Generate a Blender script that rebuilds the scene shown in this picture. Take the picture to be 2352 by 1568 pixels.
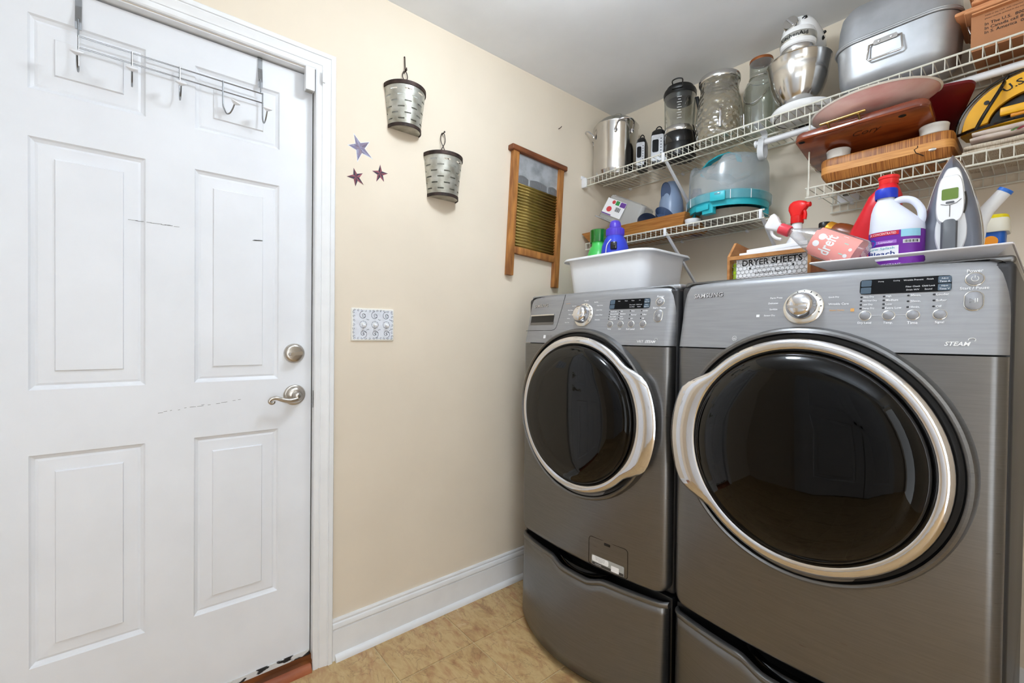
import bpy, bmesh, math, random
from mathutils import Vector, Matrix, Euler
random.seed(7)
for o in list(bpy.data.objects):
    bpy.data.objects.remove(o)
COL = bpy.context.scene.collection
SC = bpy.context.scene
PI = math.pi
rad = math.radians
V = Vector

# ------------------------------------------------------------------ camera
def camera():
    yaw, p, r = 0.87379726, 0.01251141, 0.01128619
    cy, sy = math.cos(yaw), math.sin(yaw)
    F = V((-sy, cy, 0)); R = V((cy, sy, 0)); U = V((0, 0, 1))
    F2 = F*math.cos(p) - U*math.sin(p); U2 = U*math.cos(p) + F*math.sin(p)
    R3 = R*math.cos(r) + U2*math.sin(r); U3 = U2*math.cos(r) - R*math.sin(r)
    cd = bpy.data.cameras.new('camera'); cd.sensor_fit = 'HORIZONTAL'; cd.sensor_width = 36.0
    cd.lens = 36.0*1037.197/2352.0; cd.clip_start = 0.02; cd.clip_end = 50
    co = bpy.data.objects.new('camera', cd); COL.objects.link(co)
    m = Matrix((R3, U3, -F2)).transposed().to_4x4(); m.translation = V((1.6407, -2.1553, 1.1713))
    co.matrix_world = m
    SC.camera = co
camera()
# ------------------------------------------------------------------ light and exposure
w = bpy.data.worlds.new('world'); SC.world = w; w.use_nodes = True
w.node_tree.nodes['Background'].inputs[0].default_value = (.93, .97, 1, 1)      # daylight fill, added to enter by the made-up doorway behind the camera
w.node_tree.nodes['Background'].inputs[1].default_value = 2.9
LAMP_POS = V((.86, -1.28, 2.44))
LAMP_STRENGTH = 35.0
LAMP_TINT = (231, 243, 254)
FILL_POS = V((1.85, -2.35, 2.44))  # added fill uplight behind the camera
FILL_STRENGTH = 14.0
vs = SC.view_settings
vs.view_transform = 'Standard'; vs.look = 'None'; vs.gamma = 1.0; vs.use_curve_mapping = False
vs.exposure = 0.1

# ------------------------------------------------------------------ helpers
def lin(c):
    o = []
    for v in c[:3]:
        v /= 255.0
        o.append(v/12.92 if v <= .04045 else ((v+.055)/1.055)**2.4)
    return (*o, 1)

MATS = {}
def mat(name, rgb, rough=.5, metal=0., noise=0., nscale=6., nstretch=(1, 1, 1), bump=0., bscale=150., bstretch=(1, 1, 1),
        coat=0., trans=0., ior=1.45, emit=None, estr=0., spec=.5, rgb2=None, ramp=(.35, .65), detail=5., rnoise=0.):
    m = bpy.data.materials.new(name); m.use_nodes = True
    nt = m.node_tree; b = nt.nodes['Principled BSDF']
    b.inputs['Base Color'].default_value = lin(rgb)
    b.inputs['Roughness'].default_value = rough
    b.inputs['Metallic'].default_value = metal
    b.inputs['Specular IOR Level'].default_value = spec
    b.inputs['IOR'].default_value = ior
    b.inputs['Coat Weight'].default_value = coat
    b.inputs['Transmission Weight'].default_value = trans
    if emit:
        b.inputs['Emission Color'].default_value = lin(emit); b.inputs['Emission Strength'].default_value = estr
    L = nt.links.new
    tc = None
    def coords(st):
        nonlocal tc
        if tc is None: tc = nt.nodes.new('ShaderNodeTexCoord')
        mp = nt.nodes.new('ShaderNodeMapping'); mp.inputs['Scale'].default_value = st
        L(tc.outputs['Object'], mp.inputs['Vector']); return mp.outputs['Vector']
    if noise > 0 or rgb2:
        n = nt.nodes.new('ShaderNodeTexNoise'); n.inputs['Scale'].default_value = nscale; n.inputs['Detail'].default_value = detail
        L(coords(nstretch), n.inputs['Vector'])
        cr = nt.nodes.new('ShaderNodeValToRGB')
        cr.color_ramp.elements[0].position = ramp[0]; cr.color_ramp.elements[1].position = ramp[1]
        if rgb2:
            cr.color_ramp.elements[0].color = lin(rgb); cr.color_ramp.elements[1].color = lin(rgb2)
        else:
            k = lin(rgb)
            cr.color_ramp.elements[0].color = (*[x*(1-noise) for x in k[:3]], 1)
            cr.color_ramp.elements[1].color = (*[min(1, x*(1+noise)) for x in k[:3]], 1)
        L(n.outputs['Fac'], cr.inputs['Fac']); L(cr.outputs['Color'], b.inputs['Base Color'])
    if rnoise > 0:
        n = nt.nodes.new('ShaderNodeTexNoise'); n.inputs['Scale'].default_value = nscale*1.3; L(coords(nstretch), n.inputs['Vector'])
        mr = nt.nodes.new('ShaderNodeMapRange'); mr.inputs['To Min'].default_value = max(0.02, rough-rnoise); mr.inputs['To Max'].default_value = rough+rnoise
        L(n.outputs['Fac'], mr.inputs['Value']); L(mr.outputs['Result'], b.inputs['Roughness'])
    if bump > 0:
        n = nt.nodes.new('ShaderNodeTexNoise'); n.inputs['Scale'].default_value = bscale; n.inputs['Detail'].default_value = 3
        L(coords(bstretch), n.inputs['Vector'])
        bp = nt.nodes.new('ShaderNodeBump'); bp.inputs['Strength'].default_value = bump; bp.inputs['Distance'].default_value = .002
        L(n.outputs['Fac'], bp.inputs['Height']); L(bp.outputs['Normal'], b.inputs['Normal'])
    MATS[name] = m
    return m

def glassy(name, tint, refl=.12, rough=.03, body=None, bodyfac=0., bump=0., bscale=60.):
    """thin clear wall: see-through tint plus a fresnel reflection (and a little cloudy body)"""
    m = bpy.data.materials.new(name); m.use_nodes = True
    nt = m.node_tree; nt.nodes.clear(); L = nt.links.new
    out = nt.nodes.new('ShaderNodeOutputMaterial')
    tr = nt.nodes.new('ShaderNodeBsdfTransparent'); tr.inputs[0].default_value = lin(tint)
    gl = nt.nodes.new('ShaderNodeBsdfGlossy'); gl.inputs['Roughness'].default_value = rough
    lw = nt.nodes.new('ShaderNodeLayerWeight'); lw.inputs['Blend'].default_value = .35
    mr = nt.nodes.new('ShaderNodeMapRange'); mr.inputs['To Min'].default_value = refl*.5; mr.inputs['To Max'].default_value = min(1, refl*6)
    L(lw.outputs['Facing'], mr.inputs['Value'])
    base = tr.outputs[0]
    if body:
        df = nt.nodes.new('ShaderNodeBsdfDiffuse'); df.inputs[0].default_value = lin(body)
        m0 = nt.nodes.new('ShaderNodeMixShader'); m0.inputs[0].default_value = bodyfac
        L(base, m0.inputs[1]); L(df.outputs[0], m0.inputs[2]); base = m0.outputs[0]
    mx = nt.nodes.new('ShaderNodeMixShader')
    L(mr.outputs[0], mx.inputs[0]); L(base, mx.inputs[1]); L(gl.outputs[0], mx.inputs[2]); L(mx.outputs[0], out.inputs[0])
    if bump > 0:
        vo = nt.nodes.new('ShaderNodeTexVoronoi'); vo.inputs['Scale'].default_value = bscale
        tc = nt.nodes.new('ShaderNodeTexCoord'); L(tc.outputs['Object'], vo.inputs['Vector'])
        bp = nt.nodes.new('ShaderNodeBump'); bp.inputs['Strength'].default_value = bump; bp.inputs['Distance'].default_value = .006
        L(vo.outputs['Distance'], bp.inputs['Height']); L(bp.outputs[0], gl.inputs['Normal']); L(bp.outputs[0], lw.inputs['Normal'])
    MATS[name] = m
    return m

class MB:
    """collects shapes in world coordinates (through matrix T) and links them as ONE mesh object"""
    def __init__(s, T=None):
        s.v = []; s.f = []; s.mi = []; s.T = T or Matrix.Identity(4); s.cur = 0
    def add(s, vs_, fs):
        k = len(s.v); T = s.T
        s.v += [T @ V(p) for p in vs_]
        for f in fs:
            s.f.append([k+i for i in f]); s.mi.append(s.cur)
        return s
    def box(s, c, d, M=None):
        x, y, z = [q/2 for q in d]
        vs_ = [V((a*x, b*y, e*z)) for a in (-1, 1) for b in (-1, 1) for e in (-1, 1)]
        if M: vs_ = [M @ p for p in vs_]
        vs_ = [p+V(c) for p in vs_]
        return s.add(vs_, [(0, 1, 3, 2), (4, 6, 7, 5), (0, 4, 5, 1), (2, 3, 7, 6), (0, 2, 6, 4), (1, 5, 7, 3)])
    def bb(s, a, b):
        return s.box([(p+q)/2 for p, q in zip(a, b)], [abs(q-p) for p, q in zip(a, b)])
    def rbox(s, c, d, r, seg=3, M=None):
        bm = bmesh.new(); bmesh.ops.create_cube(bm, size=1)
        for q in bm.verts: q.co = V((q.co.x*d[0], q.co.y*d[1], q.co.z*d[2]))
        bmesh.ops.bevel(bm, geom=list(bm.edges), offset=min(r, min(d)*.499), segments=seg, profile=.5, affect='EDGES')
        bm.verts.index_update()
        vs_ = [(M @ q.co if M else q.co.copy())+V(c) for q in bm.verts]; fs = [[q.index for q in f.verts] for f in bm.faces]
        bm.free(); return s.add(vs_, fs)
    def tube(s, pts, r, n=6, closed=False):
        pts = [V(p) for p in pts]; N = len(pts)
        rr = r if isinstance(r, (list, tuple)) else [r]*N
        tang = []
        for i in range(N):
            a = pts[(i-1) % N] if (closed or i > 0) else pts[i]
            b = pts[(i+1) % N] if (closed or i < N-1) else pts[i]
            t = (b-a); tang.append(t.normalized() if t.length > 1e-9 else V((0, 0, 1)))
        ref = V((0, 0, 1)) if abs(tang[0].z) < .9 else V((1, 0, 0))
        u = tang[0].cross(ref).normalized(); vs_ = []; fs = []
        for i in range(N):
            if i: u = (u - tang[i]*u.dot(tang[i])).normalized()
            w_ = tang[i].cross(u)
            for k in range(n):
                a = 2*PI*k/n; vs_.append(pts[i]+(u*math.cos(a)+w_*math.sin(a))*rr[i])
        for i in range(N if closed else N-1):
            j = (i+1) % N
            for k in range(n):
                fs.append((i*n+k, i*n+(k+1) % n, j*n+(k+1) % n, j*n+k))
        if not closed:
            fs.append(tuple(range(n-1, -1, -1))); fs.append(tuple((N-1)*n+k for k in range(n)))
        return s.add(vs_, fs)
    def lathe(s, prof, n=32, M=None, a0=0., a1=2*PI, sx=1., sy=1.):
        full = abs(a1-a0-2*PI) < 1e-6; cols = n if full else n+1
        vs_ = []; fs = []; idx = []
        for (r, z) in prof:
            if r < 1e-6:
                idx.append([len(vs_)]*cols); vs_.append(V((0, 0, z)))
            else:
                row = []
                for k in range(cols):
                    a = a0+(a1-a0)*k/n; row.append(len(vs_)); vs_.append(V((r*sx*math.cos(a), r*sy*math.sin(a), z)))
                idx.append(row)
        for i in range(len(prof)-1):
            A, B = idx[i], idx[i+1]
            for k in range(n):
                k2 = (k+1) % cols
                q = []
                for t in (A[k], A[k2], B[k2], B[k]):
                    if t not in q: q.append(t)
                if len(q) > 2: fs.append(q)
        if M: vs_ = [M @ p for p in vs_]
        return s.add(vs_, fs)
    def prism(s, pts, h0, h1, fn=None):
        """2-D outline (a,b) extruded from h0 to h1; fn maps (a,b,h) to a point"""
        fn = fn or (lambda a, b, h: (a, b, h)); n = len(pts)
        vs_ = [fn(a, b, h0) for a, b in pts]+[fn(a, b, h1) for a, b in pts]
        fs = [tuple(range(n-1, -1, -1)), tuple(range(n, 2*n))]+[(i, (i+1) % n, n+(i+1) % n, n+i) for i in range(n)]
        return s.add(vs_, fs)
    def loft(s, rings, cap0=True, cap1=True):
        n = len(rings[0]); vs_ = [p for r in rings for p in r]; fs = []
        for i in range(len(rings)-1):
            for k in range(n):
                fs.append((i*n+k, i*n+(k+1) % n, (i+1)*n+(k+1) % n, (i+1)*n+k))
        if cap0: fs.append(tuple(range(n-1, -1, -1)))
        if cap1: fs.append(tuple((len(rings)-1)*n+k for k in range(n)))
        return s.add(vs_, fs)
    def grid(s, nu, nv, fn, skip=None):
        vs_ = [fn(i/nu, j/nv) for j in range(nv+1) for i in range(nu+1)]; fs = []
        for j in range(nv):
            for i in range(nu):
                if skip and skip(i, j): continue
                a = j*(nu+1)+i; fs.append((a, a+1, a+nu+2, a+nu+1))
        return s.add(vs_, fs)
    def ball(s, c, r, n=16, sx=1, sy=1, sz=1):
        prof = [(r*math.sin(PI*i/(n//2)), -r*math.cos(PI*i/(n//2))) for i in range(n//2+1)]
        return s.lathe(prof, n, Matrix.Translation(V(c)) @ Matrix.Diagonal((sx, sy, sz, 1)))
    def build(s, name, m, parent=None, smooth=True, ang=38):
        me = bpy.data.meshes.new(name)
        org = ORG.get(parent.name, V((0, 0, 0))) if parent else V((0, 0, 0))
        me.from_pydata([p-org for p in s.v], [], s.f)
        for q in (m if isinstance(m, (list, tuple)) else [m]): me.materials.append(q)
        me.polygons.foreach_set('material_index', s.mi)
        bm = bmesh.new(); bm.from_mesh(me); bmesh.ops.recalc_face_normals(bm, faces=bm.faces); bm.to_mesh(me); bm.free()
        if smooth:
            me.polygons.foreach_set('use_smooth', [True]*len(me.polygons)); me.set_sharp_from_angle(angle=rad(ang))
        me.update()
        o = bpy.data.objects.new(name, me); COL.objects.link(o)
        if parent: o.parent = parent
        ORG[o.name] = org.copy()
        return o
ORG = {}
def tag(o, label=None, cat=None, group=None, kind=None):
    if label: o['label'] = label
    if cat: o['category'] = cat
    if group: o['group'] = group
    if kind: o['kind'] = kind
    return o
def thing(name, label, cat, loc=(0, 0, 0), group=None):
    o = bpy.data.objects.new(name, None); COL.objects.link(o); o.location = loc; o.empty_display_size = .05
    ORG[o.name] = V(loc); return tag(o, label, cat, group)
def struct(name, label=None, loc=(0, 0, 0)):
    o = bpy.data.objects.new(name, None); COL.objects.link(o); o.location = loc; ORG[o.name] = V(loc); o['kind'] = 'structure'
    if label: o['label'] = label
    return o
def Tr(x, y, z): return Matrix.Translation(V((x, y, z)))
def Rx(a): return Matrix.Rotation(rad(a), 4, 'X')
def Ry(a): return Matrix.Rotation(rad(a), 4, 'Y')
def Rz(a): return Matrix.Rotation(rad(a), 4, 'Z')
def rrect(w, d, r, n=5, cx=0., cy=0.):
    """rounded rectangle outline, counter-clockwise"""
    o = []
    for sx, sy, a in ((1, 1, 0), (-1, 1, 90), (-1, -1, 180), (1, -1, 270)):
        for k in range(n+1):
            t = rad(a+90*k/n); o.append((cx+sx*(w/2-r)+r*math.cos(t), cy+sy*(d/2-r)+r*math.sin(t)))
    return o
def ring3(w, d, r, z, cx=0., cy=0., n=5): return [V((x, y, z)) for x, y in rrect(w, d, r, n, cx, cy)]
def arc(c, r, a0, a1, n): return [(c[0]+r*math.cos(rad(a0+(a1-a0)*i/n)), c[1]+r*math.sin(rad(a0+(a1-a0)*i/n))) for i in range(n+1)]
def smooth01(t): t = max(0, min(1, t)); return t*t*(3-2*t)
def crom(pts, m=6, closed=False):
    """smooth curve through points"""
    P = [V(p) for p in pts]; o = []; N = len(P)
    for i in range(N if closed else N-1):
        g = lambda k: P[k % N] if closed else P[max(0, min(N-1, k))]
        p0, p1, p2, p3 = g(i-1), g(i), g(i+1), g(i+2)
        for k in range(m):
            t = k/m; o.append(.5*((2*p1)+(p2-p0)*t+(2*p0-5*p1+4*p2-p3)*t*t+(3*p1-p0-3*p2+p3)*t**3))
    if not closed: o.append(P[-1])
    return o
def text(s, fn, m, parent, size=None, width=None, height=None, shear=0., bold=0., name='lettering', align='CENTER', space=1.):
    """flat printed letters; fn maps (x,y) of the text plane to a world point"""
    cu = bpy.data.curves.new('t', 'FONT'); cu.body = s; cu.size = 1; cu.align_x = align; cu.align_y = 'CENTER'
    cu.shear = shear; cu.offset = bold; cu.resolution_u = 2; cu.space_character = space; cu.fill_mode = 'FRONT'
    ob = bpy.data.objects.new('t', cu)
    me = bpy.data.meshes.new_from_object(ob)
    bpy.data.objects.remove(ob); bpy.data.curves.remove(cu)
    if not me.vertices:
        return None
    xs = [v.co.x for v in me.vertices]; ys = [v.co.y for v in me.vertices]
    sx = sy = size or 1
    if width: sx = width/(max(xs)-min(xs)); sy = sx
    if height:
        sy = height/(max(ys)-min(ys))
        if not width: sx = sy
    my = (max(ys)+min(ys))/2
    mx = (max(xs)+min(xs))/2 if align == 'CENTER' else min(xs)
    org = ORG.get(parent.name, V((0, 0, 0)))
    for v in me.vertices:
        v.co = V(fn((v.co.x-mx)*sx, (v.co.y-my)*sy))-org
    me.materials.clear(); me.materials.append(m)
    me.name = name
    o = bpy.data.objects.new(name, me); COL.objects.link(o); o.parent = parent; ORG[o.name] = org.copy()
    return o
def copy_tree(o, dloc, parent=None):
    c = o.copy(); COL.objects.link(c); c.parent = parent
    if parent is None: c.location = o.location+V(dloc)
    for ch in list(o.children): copy_tree(ch, dloc, c)
    ORG[c.name] = ORG[o.name]+V(dloc)
    return c

# ------------------------------------------------------------------ materials
wallm = mat('beige_paint', (231, 218, 198), .75, noise=.025, nscale=3, bump=.06, bscale=260)
ceilm = mat('ceiling_paint', (238, 240, 243), .9, noise=.03, nscale=4, bump=.12, bscale=120)
trimm = mat('white_trim_paint', (238, 239, 240), .38, noise=.02, nscale=14)
doorm = mat('white_door_paint', (234, 236, 240), .42, noise=.025, nscale=5, bump=.03, bscale=300)
darkgap = mat('dark_gap', (22, 16, 12), .8)
nickel = mat('satin_nickel', (196, 190, 182), .28, 1., noise=.06, nscale=30)
chrome = mat('chrome', (225, 225, 228), .08, 1., noise=.03, nscale=20)
steel = mat('polished_steel', (205, 203, 200), .16, 1., noise=.05, nscale=8, rnoise=.06)
alu = mat('dull_aluminium', (184, 187, 191), .45, .75, noise=.08, nscale=14, bump=.05, bscale=60, rnoise=.08)
inox = mat('brushed_grey_steel', (120, 119, 118), .30, .88, noise=.05, nscale=5, nstretch=(3, 3, 60), bump=.04, bscale=90, bstretch=(2, 2, 40), rnoise=.05)
panelg = mat('silver_grey_panel', (154, 155, 158), .46, .5, noise=.05, nscale=5, nstretch=(2, 2, 30), rnoise=.05)
bodyg = mat('dark_cabinet_paint', (58, 58, 60), .4, .3, noise=.05)
blackp = mat('black_plastic', (14, 14, 15), .35, noise=.1)
blackg = mat('black_gloss', (10, 10, 12), .08, noise=.1, coat=.5)
whitep = mat('white_plastic', (238, 239, 242), .35, noise=.02)
ink = mat('black_print', (20, 20, 22), .6)
whiteink = mat('white_print', (240, 240, 240), .5)
wirem = mat('white_coated_wire', (228, 225, 212), .35, noise=.05, nscale=30)
# ------------------------------------------------------------------ room shell
RX, RY, RZ = 2.75, -3.35, 2.44           # right wall, wall behind the camera, ceiling
def tile_material():
    m = bpy.data.materials.new('slate_look_tile'); m.use_nodes = True
    nt = m.node_tree; L = nt.links.new; b = nt.nodes['Principled BSDF']; b.inputs['Roughness'].default_value = .42
    tc = nt.nodes.new('ShaderNodeTexCoord'); oi = nt.nodes.new('ShaderNodeObjectInfo')
    mu = nt.nodes.new('ShaderNodeVectorMath'); mu.operation = 'SCALE'; mu.inputs[0].default_value = (37, 19, 53); L(oi.outputs['Random'], mu.inputs['Scale'])
    ad = nt.nodes.new('ShaderNodeVectorMath'); ad.operation = 'ADD'; L(tc.outputs['Object'], ad.inputs[0]); L(mu.outputs[0], ad.inputs[1])
    mp = nt.nodes.new('ShaderNodeMapping'); mp.inputs['Rotation'].default_value = (0, 0, .6); mp.inputs['Scale'].default_value = (1, 2.2, 1); L(ad.outputs[0], mp.inputs[0])
    def ns(sc, de, di=0.):
        n = nt.nodes.new('ShaderNodeTexNoise'); n.inputs['Scale'].default_value = sc; n.inputs['Detail'].default_value = de
        n.inputs['Distortion'].default_value = di; n.inputs['Roughness'].default_value = .62; L(mp.outputs[0], n.inputs['Vector']); return n
    n1 = ns(6.5, 8, .6); cr = nt.nodes.new('ShaderNodeValToRGB'); e = cr.color_ramp.elements
    e[0].position = .3; e[0].color = lin((158, 120, 82)); e[1].position = .72; e[1].color = lin((214, 190, 146))
    for p, c in ((.42, (190, 156, 108)), (.52, (204, 176, 126)), (.6, (192, 156, 110))):
        q = e.new(p); q.color = lin(c)
    L(n1.outputs['Fac'], cr.inputs['Fac'])
    n2 = ns(4.5, 9, 1.6); r2 = nt.nodes.new('ShaderNodeValToRGB'); q = r2.color_ramp.elements
    q[0].position = .485; q[0].color = (0, 0, 0, 1); q[1].position = .5; q[1].color = (1, 1, 1, 1); k = q.new(.515); k.color = (0, 0, 0, 1)
    L(n2.outputs['Fac'], r2.inputs['Fac'])
    n3 = ns(14, 4); r3 = nt.nodes.new('ShaderNodeValToRGB'); r3.color_ramp.elements[0].position = .5; r3.color_ramp.elements[1].position = .68
    L(n3.outputs['Fac'], r3.inputs['Fac'])
    mk = nt.nodes.new('ShaderNodeMath'); mk.operation = 'MULTIPLY'; L(r2.outputs['Color'], mk.inputs[0]); mk.inputs[1].default_value = .5
    mx = nt.nodes.new('ShaderNodeMixRGB'); L(mk.outputs[0], mx.inputs[0]); L(cr.outputs[0], mx.inputs[1]); mx.inputs[2].default_value = lin((118, 84, 58))
    m2 = nt.nodes.new('ShaderNodeMath'); m2.operation = 'MULTIPLY'; L(r3.outputs['Color'], m2.inputs[0]); m2.inputs[1].default_value = .45
    mx2 = nt.nodes.new('ShaderNodeMixRGB'); L(m2.outputs[0], mx2.inputs[0]); L(mx.outputs[0], mx2.inputs[1]); mx2.inputs[2].default_value = lin((160, 100, 66))
    L(mx2.outputs[0], b.inputs['Base Color'])
    bp = nt.nodes.new('ShaderNodeBump'); bp.inputs['Strength'].default_value = .25; bp.inputs['Distance'].default_value = .002; L(n1.outputs['Fac'], bp.inputs['Height']); L(bp.outputs[0], b.inputs['Normal'])
    return m
def room():
    grout = mat('grout', (208, 188, 148), .8, noise=.1, nscale=20)
    fl = struct('floor', 'tan slate look tile floor')
    MB().bb((-.1, RY, -.05), (RX, 0, -.0035)).build('grout_bed', grout, fl, smooth=False)
    tm = tile_material(); cache = {}
    g = .0025
    xs = [.245+.305*k for k in range(-2, 10)]; ys = [-1.16+.305*k for k in range(-9, 6)]
    for i in range(len(xs)-1):
        for j in range(len(ys)-1):
            a0, a1 = max(xs[i]+g, 0), min(xs[i+1]-g, RX); b0, b1 = max(ys[j]+g, RY), min(ys[j+1]-g, 0)
            if a1-a0 < .01 or b1-b0 < .01: continue
            key = (round(a1-a0, 3), round(b1-b0, 3))
            if key not in cache:
                w_, d_ = key; bm = bmesh.new(); bmesh.ops.create_cube(bm, size=1)
                for v in bm.verts: v.co = V((v.co.x*w_, v.co.y*d_, v.co.z*.006-.003))
                bmesh.ops.bevel(bm, geom=[e for e in bm.edges if all(v.co.z > -.001 for v in e.verts)], offset=.0012, segments=1, affect='EDGES')
                me = bpy.data.meshes.new('tile'); bm.to_mesh(me); bm.free(); me.materials.append(tm); cache[key] = me
            o = bpy.data.objects.new('tile', cache[key]); COL.objects.link(o); o.parent = fl; o.location = ((a0+a1)/2, (b0+b1)/2, 0)
    MB().bb((-.12, RY-.12, RZ), (RX+.12, .12, RZ+.1)).build('ceiling', ceilm, smooth=False)['kind'] = 'structure'
    wl = MB(); D0, D1, DT = -2.499, -1.670, 2.072      # doorway in the left wall
    wl.bb((-.12, D1, 0), (0, .12, RZ)); wl.bb((-.12, RY-.12, 0), (0, D0, RZ)); wl.bb((-.12, D0, DT), (0, D1, RZ))
    wl.build('wall_left', wallm, smooth=False)['kind'] = 'structure'
    MB().bb((0, 0, 0), (RX+.12, .12, RZ)).build('wall_back', wallm, smooth=False)['kind'] = 'structure'
    wr = MB(); O0, O1, OT = -3.1, -1.95, 2.1          # made-up doorway in the right wall, out of view, admits fill daylight
    wr.bb((RX, O1, 0), (RX+.12, 0, RZ)); wr.bb((RX, RY-.12, 0), (RX+.12, O0, RZ)); wr.bb((RX, O0, OT), (RX+.12, O1, RZ))
    wr.build('wall_right', wallm, smooth=False)['kind'] = 'structure'
    t3 = struct('trim_3', 'white casing of the added fill light doorway behind the viewer', (RX, O0, 0))
    mb = MB(); mb.bb((RX-.016, O0-.06, 0), (RX, O0, OT+.06)); mb.bb((RX-.016, O1, 0), (RX, O1+.06, OT+.06)); mb.bb((RX-.016, O0, OT), (RX, O1, OT+.06)); mb.build('casing', trimm, t3, smooth=False)
    pl = bpy.data.lights.new('fill_doorway_portal', 'AREA'); pl.shape = 'RECTANGLE'; pl.size = O1-O0; pl.size_y = OT; pl.cycles.is_portal = True  # sampling portal for the fill daylight of the added doorway
    po = bpy.data.objects.new('fill_doorway_portal', pl); COL.objects.link(po); po.location = (RX+.06, (O0+O1)/2, OT/2)
    po.rotation_euler = (0, rad(90), rad(180)); po.rotation_euler = Matrix(((0, 0, 1), (1, 0, 0), (0, 1, 0))).to_euler()
    MB().bb((0, RY-.12, 0), (RX, RY, RZ)).build('wall_front', wallm, smooth=False)['kind'] = 'structure'
    # dark void behind the door so that no light leaks in around it
    # baseboard with its cap moulding and quarter round shoe
    def extr(prof, y0, y1, name, parent):
        n = len(prof); mb = MB()
        mb.add([(x, y0, z) for x, z in prof]+[(x, y1, z) for x, z in prof], [tuple(range(n-1, -1, -1)), tuple(range(n, 2*n))]+[(i, (i+1) % n, n+(i+1) % n, n+i) for i in range(n)])
        return mb.build(name, trimm, parent, ang=25)
    bs = struct('baseboard_left', 'white moulded baseboard along the beige wall', (0, -.8, 0))
    extr([(0, 0), (.012, 0), (.012, .106), (.0085, .1085), (.0085, .1105), (.012, .1125), (.015, .116), (.015, .124), (.0125, .131), (.0085, .1345), (.0085, .1365), (.0105, .138), (.0105, .1425), (.008, .147), (0, .147)], -1.612, 0, 'board', bs)
    extr([(.012, 0), (.027, 0), (.0265, .008), (.0235, .015), (.018, .020), (.012, .022)], -1.603, 0, 'shoe_moulding', bs)
    bb = struct('baseboard_back', 'white baseboard on the wall behind the machines', (1.3, 0, 0))
    MB().bb((.014, -.012, 0), (RX, 0, .14)).build('board', trimm, bb, smooth=False)
    # door casing: mitred moulding around the doorway
    tr = struct('trim_1', 'white moulded door casing', (0, -2.08, 0))
    prof = [(0, 0), (0, .010), (.004, .013), (.016, .013), (.0175, .0105), (.0195, .0105), (.021, .0135), (.036, .0155), (.044, .0185), (.0455, .0165), (.0475, .0165), (.049, .0205), (.062, .0205), (.065, .017), (.065, 0)]
    IN0, IN1, IT = -2.492, -1.678, 2.074
    def leg(y_in, sg, name):
        mb = MB(); n = len(prof)
        mb.add([(t, y_in+sg*d, 0) for d, t in prof]+[(t, y_in+sg*d, IT+d) for d, t in prof], [tuple(range(n)), tuple(range(n, 2*n))]+[(i, (i+1) % n, n+(i+1) % n, n+i) for i in range(n)])
        mb.build(name, trimm, tr, ang=20)
    leg(IN1, 1, 'casing_leg'); leg(IN0, -1, 'casing_leg')
    mb = MB(); n = len(prof)
    mb.add([(t, IN0-d, IT+d) for d, t in prof]+[(t, IN1+d, IT+d) for d, t in prof], [tuple(range(n)), tuple(range(n, 2*n))]+[(i, (i+1) % n, n+(i+1) % n, n+i) for i in range(n)])
    mb.build('casing_head', trimm, tr, ang=20)
    jm = MB(); jm.bb((-.12, -1.674, 0), (.0, -1.670, 2.072)); jm.bb((-.12, -2.499, 0), (0, -2.495, 2.072)); jm.bb((-.12, -2.495, 2.069), (0, -1.674, 2.072))
    jm.build('jamb', trimm, tr, smooth=False)
    st = MB(); st.bb((-.12, -1.69, 0), (-.079, -1.674, 2.069)); st.bb((-.12, -2.495, 0), (-.079, -2.48, 2.069)); st.bb((-.12, -2.48, 2.055), (-.079, -1.69, 2.069))
    st.build('door_stop', darkgap, tr, smooth=False)
    sill = mat('orange_brown_sill', (150, 84, 30), .45, rgb2=(96, 52, 22), nscale=9, nstretch=(2, .6, 4))
    sill2 = mat('sill_quarter_round', (178, 104, 66), .5, rgb2=(140, 74, 44), nscale=12, nstretch=(2, .4, 2))
    MB().prism([(-.12, 0), (-.002, 0), (-.002, .02), (-.022, .024), (-.024, .038), (-.12, .042)], -2.495, -1.674, lambda a, b, h: (a, h, b)).build('threshold', sill, tr, smooth=False)
    MB().prism([(-.002, 0), (.02, 0), (.0195, .008), (.015, .016), (.008, .022), (-.002, .024)], -2.49, -1.683, lambda a, b, h: (a, h, b)).build('sill_moulding', sill2, tr)
room()

# ------------------------------------------------------------------ six panel door
def panel_door(name, T, W, H, cols, rows, parent_loc, m, label=None):
    """T maps (a across, b up, d out of the face) to the world"""
    t = struct(name, label, parent_loc)
    f = MB()
    us = sorted(set([0, W]+[q for c in cols for q in c])); zs = sorted(set([0, H]+[q for r in rows for q in r]))
    ring = [(0, 0), (.004, -.005), (.011, -.009), (.017, -.0065), (.047, -.0055), (.0495, -.0008)]
    for i in range(len(us)-1):
        for j in range(len(zs)-1):
            a0, a1, b0, b1 = us[i], us[i+1], zs[j], zs[j+1]
            if any(abs(c[0]-a0) < 1e-6 for c in cols) and any(abs(r[0]-b0) < 1e-6 for r in rows):
                rs = [[T(a0+k, b0+k, d), T(a1-k, b0+k, d), T(a1-k, b1-k, d), T(a0+k, b1-k, d)] for k, d in ring]
                f.loft(rs, False, True)
            else:
                f.add([T(a0, b0, 0), T(a1, b0, 0), T(a1, b1, 0), T(a0, b1, 0)], [(0, 1, 2, 3)])
    th = -.044
    f.add([T(0, 0, 0), T(W, 0, 0), T(W, H, 0), T(0, H, 0), T(0, 0, th), T(W, 0, th), T(W, H, th), T(0, H, th)], [(0, 1, 5, 4), (1, 2, 6, 5), (2, 3, 7, 6), (3, 0, 4, 7), (4, 5, 6, 7)])
    bm_o = f.build('slab', m, t, smooth=False)
    return t
DX = -.03
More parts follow.
